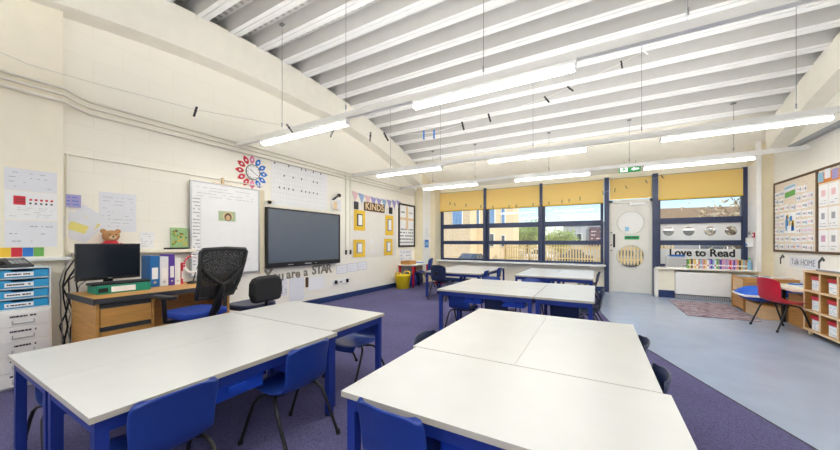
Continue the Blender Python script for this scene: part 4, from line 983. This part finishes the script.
tag(MB().box(-.42, .42, -.16, .18, 0, .02).use(1).box(-.40, .40, -.14, .16, .02, .023).build('grey_mat', ['grey', 'paperg'], None, loc=(2.43, 5.15, .776), rotz=RW), 'long grey tray mat lying on top of the cubby shelf', 'mat')

# ------------------------------------------------------------------ right wall boards
def board(label, y0, y1, z0, z1):
    """y0 is the end nearest the windows"""
    t = thing('pinboard', label, 'pinboard', (RX, (y0+y1)/2, z0), RW, 'pinboards')
    w_ = abs(y1-y0); h_ = z1-z0
    MB().box(-w_/2, w_/2, -.012, 0, 0, h_).build('panel', 'cork', t)
    MB().box(-w_/2-.02, -w_/2+.012, -.022, 0, -.02, h_+.02).box(w_/2-.012, w_/2+.005, -.022, 0, -.02, h_+.02).box(-w_/2+.012, w_/2-.012, -.022, 0, -.02, .012).box(-w_/2+.012, w_/2-.012, -.022, 0, h_-.012, h_+.02).build('frame', 'brown', t)
    return t
board('brown framed pinboard nearest the windows, with rows of small cards', 7.74, 6.545, .975, 2.11)
board('brown framed pinboard nearer the camera, with white print sheets', 6.52, 4.4, .975, 2.11)
def on_r(y, z, off=.0125): return (RX-off, y, z)
GN = 'small cards on the far pinboard'
colx = [7.66, 7.50, 7.33, 7.16, 7.00, 6.84, 6.70]
rword = ['bottom row', 'second row up', 'third row up', 'fourth row up', 'fifth row up', 'sixth row up', 'seventh row up', 'eighth row up']
def cut(q, w_, h_, y): q.use(1).box(-w_*.35, w_*.1, y-.0008, y, h_*.35, h_*.6).use(2).box(w_*.18, w_*.4, y-.0008, y, h_*.2, h_*.7)
for i_, yy in enumerate(colx):
    for j in range(8):
        zz = 1.0+j*.125
        if 2 <= i_ <= 3 and 2 <= j <= 4: continue
        if 2 <= i_ <= 3 and j >= 6: continue
        if i_ == 6 and j == 7: continue
        r_ = random.Random(i_*9+j)
        sheet('note_card', 'small white card on far pinboard, %s, %s column from the windows' % (rword[j], ordw(i_)), on_r(yy+r_.uniform(-.01, .01), zz+r_.uniform(-.008, .008)), RW, .138, .092, r_.choice(('paper', 'paperg', 'paper')), 'card', R(r_.uniform(-3, 3)), GN, cut, (r_.choice(('ink', 'pflag', 'ink')), r_.choice(('ink', 'sky', 'orange', 'ink', 'pflag'))))
def mapp(q, w_, h_, y): q.use(1).box(-w_*.45, w_*.45, y-.0008, y, h_*.05, h_*.5).use(2).box(-w_*.45, w_*.45, y-.0008, y, h_*.75, h_*.92)
sheet('landscape_poster', 'green and blue landscape poster at the top of the far pinboard', on_r(7.24, 1.83), RW, .34, .20, 'paperg', 'poster', R(-4), None, mapp, ('green', 'sky'))
def bluep(q, w_, h_, y):
    r_ = random.Random(1)
    for k in range(14): a, b = r_.uniform(-w_*.45, w_*.3), r_.uniform(h_*.1, h_*.7); q.use(1+k % 3).box(a, a+.05, y-.0008, y, b, b+h_*.25)
sheet('painting', 'blue and yellow painting in the middle of the far pinboard', on_r(7.245, 1.26), RW, .33, .33, 'paper', 'painting', 0, None, bluep, ('bluec', 'sky', 'yellow'))
k2 = 0
yy = 6.40
while yy > 4.5:
    for j, zz in enumerate((.995, 1.30, 1.61)):
        def pr(q, w_, h_, y, s=k2, m_=j):
            r_ = random.Random(s); q.use(2).box(-.04, .03+r_.uniform(0, .02), y-.0008, y, h_*.45, h_*.75); q.use(1); scribble(q, -w_*.4, w_*.4, .015, h_*.3, 2, y, .6, .25, s)
        sheet('print_sheet', 'white print sheet on near pinboard, %s, %s column from the windows' % (('bottom row', 'middle row', 'top row')[j], ordw(k2//3)), on_r(yy, zz), RW, .20, .285, 'paper', 'paper', 0, 'print sheets on the near pinboard', pr, ('ink', ('ink', 'ink', 'pflag')[j] if k2 % 7 else 'pinkm'))
        k2 += 1
    yy -= .215
t = thing('title_banner', 'colourful paper title strip across the top of the near pinboard', 'banner', (RX-.0125, 5.65, 1.92), RW)
MB().box(-.92, .92, -.003, 0, 0, .14).build('strip', 'orange', t)
for k in range(12):
    MB().box(-.86+k*.15, -.74+k*.15, -.006, -.003, .02+.03*(k % 2), .15+.03*(k % 2)).build('tile', ['sky', 'paperg', 'lilac'][k % 3], t)
t = thing('house_banner', 'pale paper banner with grey lettering below the pinboard', 'banner', (RX, 6.92, .735), RW)
MB().box(-.37, .37, -.003, 0, 0, .155).build('strip', 'paperg', t)
lettering('Talk HOME', .13, 'grey', t, (0, -.004, .075), .002, .0)
for yy, lb in ((7.50, 'left'), (6.45, 'right')):
    q = MB().prism([(-.09, 0), (-.055, 0), (-.055, .08), (0, .125), (.03, .10), (.06, .125), (.0, .17), (-.09, .10)], -.004, 0)
    tag(q.build('roof_cutout', 'dark', None, loc=(RX, yy, .75), rotz=RW), 'dark paper roof shape at the %s end of the pale banner' % ('window' if lb == 'left' else 'camera'), 'cut out', 'paper roof shapes')
# pier fittings
o = MB().box(-.045, .045, -.035, 0, 0, .09).use(1).box(-.02, .02, -.038, -.035, .025, .065).build('fire_call_point', ['red', 'paper'], None, loc=(2.491, 7.90, 1.20), rotz=RW); tag(o, 'small red fire call point on the white window reveal', 'call point')
t = thing('soap_dispenser', 'white and blue wall dispenser below the fire call point', 'dispenser', (2.491, 8.03, 1.03), RW); MB().box(-.05, .05, -.08, 0, 0, .17).build('body', 'white', t, bevel=.01); MB().box(-.04, .04, -.085, -.08, .02, .06).build('nozzle', 'bluec', t)
tag(MB().box(-.03, .03, -.02, 0, 0, .07).use(1).box(-.012, .012, -.025, -.02, .02, .05).build('light_switch', ['silver', 'dark'], None, loc=(2.491, 8.12, 1.25), rotz=RW), 'small silver switch on the white window reveal', 'switch')

# ------------------------------------------------------------------ peg strings
A, B = Vector((-4.3, .65, 2.645)), Vector((.5, 4.98, 3.66))
S = [(.011, 2.645), (.08, 2.54), (.207, 2.373), (.335, 2.28), (.40, 2.267), (.46, 2.257), (.485, 2.267), (.55, 2.318), (.568, 2.335), (.62, 2.455), (.67, 2.575), (.785, 2.858), (.835, 3.02), (.953, 3.416), (1.022, 3.66)]
def sp_(s, z): return (A.x+(B.x-A.x)*s, A.y+(B.y-A.y)*s, z)
tag(MB().tube([(-4.235, .28, 2.72)]+[sp_(s, z) for s, z in S], .003, 5).build('peg_string', 'string', None), 'sagging white string crossing the room with clothes pegs', 'string')
pegs = [(.004, 2.635, 'pegw'), (.207, 2.373, 'black'), (.335, 2.28, 'black'), (.40, 2.267, 'grey'), (.46, 2.257, 'black'), (.485, 2.267, 'black'), (.55, 2.318, 'bluec'), (.568, 2.335, 'bluec'), (.62, 2.455, 'black'), (.67, 2.575, 'black'), (.785, 2.858, 'black'), (.835, 3.02, 'black'), (.953, 3.416, 'black'), (1.01, 3.62, 'paper')]
pc = {'pegw': 'white', 'paper': 'white', 'black': 'black', 'grey': 'grey', 'bluec': 'blue'}
def peg(label, loc, m, tilt, rz, g, s=1.):
    q = MB().box(-.007*s, -.001*s, -.005*s, .005*s, -.05*s, .035*s).box(.001*s, .007*s, -.005*s, .005*s, -.05*s, .035*s).box(-.008*s, .008*s, -.006*s, .006*s, -.006*s, .006*s)
    q.xform(Matrix.Rotation(tilt, 4, 'Y')); tag(q.build('clothes_peg', m, None, loc=loc, rotz=rz), label, 'peg', g)
for k, (s, z, m) in enumerate(pegs):
    x_, y_, z_ = sp_(s, z); peg('%s clothes peg on the sagging string, %s from the near pier' % (pc[m], ordw(k)), (x_, y_, z_-.012), m, R([-12, 15, -35, 20, 4, -30, 0, 0, -15, -18, -45, -62, -12, -60][k]), R(42), 'pegs on the sagging string', 1.15)
P2 = [(-3.44, 2.168), (-3.30, 2.133), (-2.985, 2.09), (-2.58, 2.04), (-2.27, 2.0), (-1.87, 1.997), (-1.70, 1.997), (-1.31, 2.01), (-.96, 2.022), (-.687, 2.046), (-.54, 2.06), (-.325, 2.088), (.113, 2.175), (.33, 2.22), (.524, 2.265), (.862, 2.35), (1.12, 2.42)]
tag(MB().tube([(-3.95, 7.75, 2.26)]+[(x_, 7.75, z_) for x_, z_ in P2]+[(2.45, 7.82, 2.74)], .0011, 5).build('peg_string', 'string', None), 'thin string with tiny pegs sagging in front of the yellow blinds', 'string')
for k, (x_, z_) in enumerate(P2): peg('tiny dark clothes peg in front of the blinds, %s from the television wall' % ordw(k), (x_, 7.75, z_-.005), 'dark', R([5, -8, 3, 6, 0, -4, 3, 2, 0, 4, 6, 0, -10, 8, -30, -28, -30][k]), 0, 'pegs in front of the blinds', .95)

# ------------------------------------------------------------------ outside
GZ = -1.35
tag(MB().add([(-60, 8.6, GZ), (50, 8.6, GZ), (50, 90, GZ), (-60, 90, GZ)], [(0, 1, 2, 3)]).build('ground', 'asphalt', None), 'pale school yard beyond the windows', 'ground', kind='structure')
def bld(name, label, loc, rz, w_, d_, h_, wm, wins, roofm=None, gable=0, group=None):
    t = thing(name, label, 'building', loc, rz, group)
    MB().box(-w_/2, w_/2, 0, d_, 0, h_).build('wall', wm, t)
    if gable:
        MB().add([(-w_/2-.5, -.5, h_-.1), (w_/2+.5, -.5, h_-.1), (w_/2+.5, d_+.5, h_-.1), (-w_/2-.5, d_+.5, h_-.1), (-w_/2-.5, d_/2, h_+gable), (w_/2+.5, d_/2, h_+gable)], [(0, 1, 5, 4), (2, 3, 4, 5), (1, 2, 5), (3, 0, 4), (0, 3, 2, 1)]).build('roof', roofm, t)
        MB().box(-w_/2-.5, w_/2+.5, -.56, -.5, h_-.25, h_-.05).build('gutter', 'white', t)
    else: MB().box(-w_/2-.2, w_/2+.2, -.2, d_+.2, h_, h_+.25).build('roof', roofm or 'greyw', t)
    for (a, b, c, e, m_) in wins:
        f = MB().box(a, b, -.06, 0, c, e).build('window', 'white', t); MB().box(a+.08, b-.08, -.09, -.06, c+.08, e-.08).build('window_pane', m_, f)
    return t
M['winb'] = mat('reflecting_pane', '6f97c4', .1, spec=.8); M['wind'] = mat('dark_pane', '46505e', .1, spec=.8)
bld('house', 'tan brick house with a blue pane beyond the leftmost window', (-17.1, 34.0, GZ), 0, 9.0, 2.2, 10.5, 'brick', [(2.3, 3.6, 4.4, 6.6, 'winb'), (-3.6, -1.8, 1.0, 3, 'winb')], 'roof')
bld('house', 'cream house wing with slim dark windows beyond the second window', (-11.1, 36.8, GZ), 0, 5.4, 3, 10.2, 'render', [(-1.9, -1.3, 4.4, 6.6, 'winb'), (-.1, .5, 1.9, 3.5, 'wind'), (-.1, .6, 4.5, 6.8, 'winb'), (1.3, 1.8, 4.3, 6.8, 'winb'), (1.3, 1.8, 1.9, 3.3, 'wind')], 'roof')
t = bld('hall_building', 'grey flat roofed hall with a purple sign beyond the third window', (2.0, 46.5, GZ), R(-3), 12, 8, 4.85, 'greyw', [(-5.3, -4.7, 2.45, 3.65, 'winb'), (-4.4, -3.7, 2.55, 3.65, 'wind')], 'steel')
MB().box(-2.9, -1.3, -.2, -.05, 1.9, 4.4).build('sign_board', 'sign', t)
q = MB(); scribble(q, -2.65, -1.55, 2.25, 4.05, 4, -.2, .7, .3, 4, .3); q.build('sign_marks', 'pflag', t)
bld('bungalow', 'brown roofed bungalow beyond the window right of the door', (11.0, 37.5, GZ), R(8), 11, 8, 3.75, 'grey', [(-3, -1, 1.35, 2.85, 'wind'), (1, 3, 1.35, 2.85, 'wind')], 'roof', 2.2)
bld('bungalow', 'pale gabled bungalow at the far right beyond the right window', (24, 43, GZ), R(12), 9, 8, 3.6, 'render', [(-3, -1, .9, 2.4, 'wind')], 'greyw', 1.9)
def fence(label, x0, x1, y):
    t = thing('picket_fence', label, 'fence', (0, y, GZ), 0, 'picket fences')
    q = MB(); x_ = x0
    while x_ < x1: q.box(x_, x_+.14, -.02, 0, .3, 2.25); x_ += .26
    q.build('picket', 'fence', t)
    MB().box(x0, x1, 0, .05, .7, .82).box(x0, x1, 0, .05, 1.8, 1.92).build('rail', 'fence', t)
    x_ = x0
    while x_ < x1: MB().box(x_, x_+.16, .05, .2, 0, 2.3).build('post', 'twig', t); x_ += 2.6
fence('timber picket fence across the yard left of the door', -9.2, 6.0, 35.8)
M['budm'] = mat('pale_buds', 'b9ac8c', .8)
def tree(label, x, y, h_, r_, m_, seed, sparse=0, group='trees outside'):
    t = thing('garden_tree', label, 'tree', (x, y, GZ), 0, group)
    rr = random.Random(seed); tk = MB().tube([(0, 0, 0), (.1, 0, h_*.35), (0, .1, h_*.6)], [.25, .18, .1], 8)
    tips = []
    for k in range(26):
        a = rr.uniform(0, 2*PI); e = rr.uniform(.2, 1.2); l = r_*rr.uniform(.6, 1.05); st = Vector((0, 0, h_*rr.uniform(.3, .6)))
        en = st+Vector((math.cos(a)*math.cos(e)*l, math.sin(a)*math.cos(e)*l, math.sin(e)*l)); tk.tube([st, (st+en)/2+Vector((0, 0, .2)), en], [.07, .045, .015], 5); tips.append(en); tips.append((st+en)/2)
        for q_ in range(3):
            e2 = en+Vector((rr.uniform(-1, 1), rr.uniform(-1, 1), rr.uniform(0, 1)))*r_*.35; tk.tube([(st+en)/2, e2], [.03, .01], 4); tips.append(e2)
    tk.build('trunk', 'twig', t)
    cr = MB()
    for tp in tips:
        for q_ in range(4 if sparse else 26):
            c = tp+Vector((rr.gauss(0, .4), rr.gauss(0, .4), rr.gauss(0, .35)))*r_*.35; s_ = rr.uniform(.08, .2)*(r_/2.4)
            u = Vector((rr.uniform(-1, 1), rr.uniform(-1, 1), rr.uniform(-1, 1))).normalized(); v = u.orthogonal().normalized()
            cr.add([c-u*s_, c+v*s_*.5, c+u*s_, c-v*s_*.5], [(0, 1, 2, 3)])
    cr.build('foliage', m_, t, fix=False)
tree('green leafy tree behind the fence beyond the second window', -8.2, 43.5, 4.6, 2.4, 'leaf', 3)
tree('yellow green bush tree beside the grey hall beyond the third window', -3.6, 38.6, 3.6, 1.6, 'leaf', 4)
tree('bare spring tree in front of the bungalow beyond the right window', 8.3, 27, 5.3, 2.6, 'budm', 5, 1)
t = thing('parked_car', 'dark grey car parked beyond the leftmost window', 'car', (-10.7, 29.5, GZ), R(84))
MB().prism([(-2.0, .3), (2.0, .3), (2.05, .6), (1.9, .8), (1.1, .88), (.55, 1.32), (-.7, 1.36), (-1.45, .92), (-2.0, .85), (-2.08, .55)], -.8, .8).build('body', 'carp', t, bevel=.06)
MB().prism([(-1.25, .9), (.95, .88), (.5, 1.27), (-.68, 1.31)], -.815, .815).build('window', 'wind', t)
for sx in (-1.25, 1.25):
    for sy in (-.8, .62): MB().disc(sx, .31, .31, sy, sy+.18, 20).build('wheel', 'blackr', t)

for k, (cx_, cm, cl) in enumerate(((-5.6, 'white', 'white car parked behind the picket fence beyond the second window'), (-1.9, 'carp', 'grey blue car parked behind the picket fence beyond the third window'), (2.6, 'grey', 'mid grey car parked behind the picket fence, seen through the door porthole'))):
    c_ = dup(t, (cx_, 37.7, GZ), R(2), cl, 'cars behind the fence')
    b_ = [o for o in bpy.data.objects if o.parent == c_ and o.name.startswith('body')][0]
    b_.data = b_.data.copy(); b_.data.materials[0] = M[cm]; c_.scale = (.8, .8, 1.25)
# ------------------------------------------------------------------ light, sky, camera
sun = bpy.data.lights.new('sun', 'SUN'); so = bpy.data.objects.new('sun', sun); COL.objects.link(so)
sun.energy = 3.2; sun.angle = R(1); sun.color = (1, .95, .86); so.rotation_euler = (R(48), 0, R(58))
wd = bpy.data.worlds.new('sky'); sc.world = wd; wd.use_nodes = True
nt = wd.node_tree; bg = nt.nodes['Background']; sk = nt.nodes.new('ShaderNodeTexSky')
sk.sky_type = 'NISHITA'; sk.sun_disc = False; sk.sun_elevation = R(50); sk.sun_rotation = R(200); sk.air_density = 1.0; sk.dust_density = .15; sk.ozone_density = 3
nt.links.new(sk.outputs[0], bg.inputs[0]); bg.inputs[1].default_value = .105

F_PX, HY = 314., 242.
cd = bpy.data.cameras.new('camera'); co = bpy.data.objects.new('camera', cd); COL.objects.link(co); sc.camera = co
cd.sensor_width = 36; cd.lens = F_PX/840*36; cd.shift_y = (HY-225)/840; cd.clip_start = .05; cd.clip_end = 300
co.location = (0, 0, 1.12); co.rotation_euler = (R(90), 0, R(29.4))
sc.view_settings.view_transform = 'Standard'; sc.view_settings.look = 'None'; sc.view_settings.gamma = 1; sc.view_settings.exposure = .70
sc.cycles.max_bounces = 10; sc.cycles.diffuse_bounces = 6; sc.cycles.transparent_max_bounces = 12
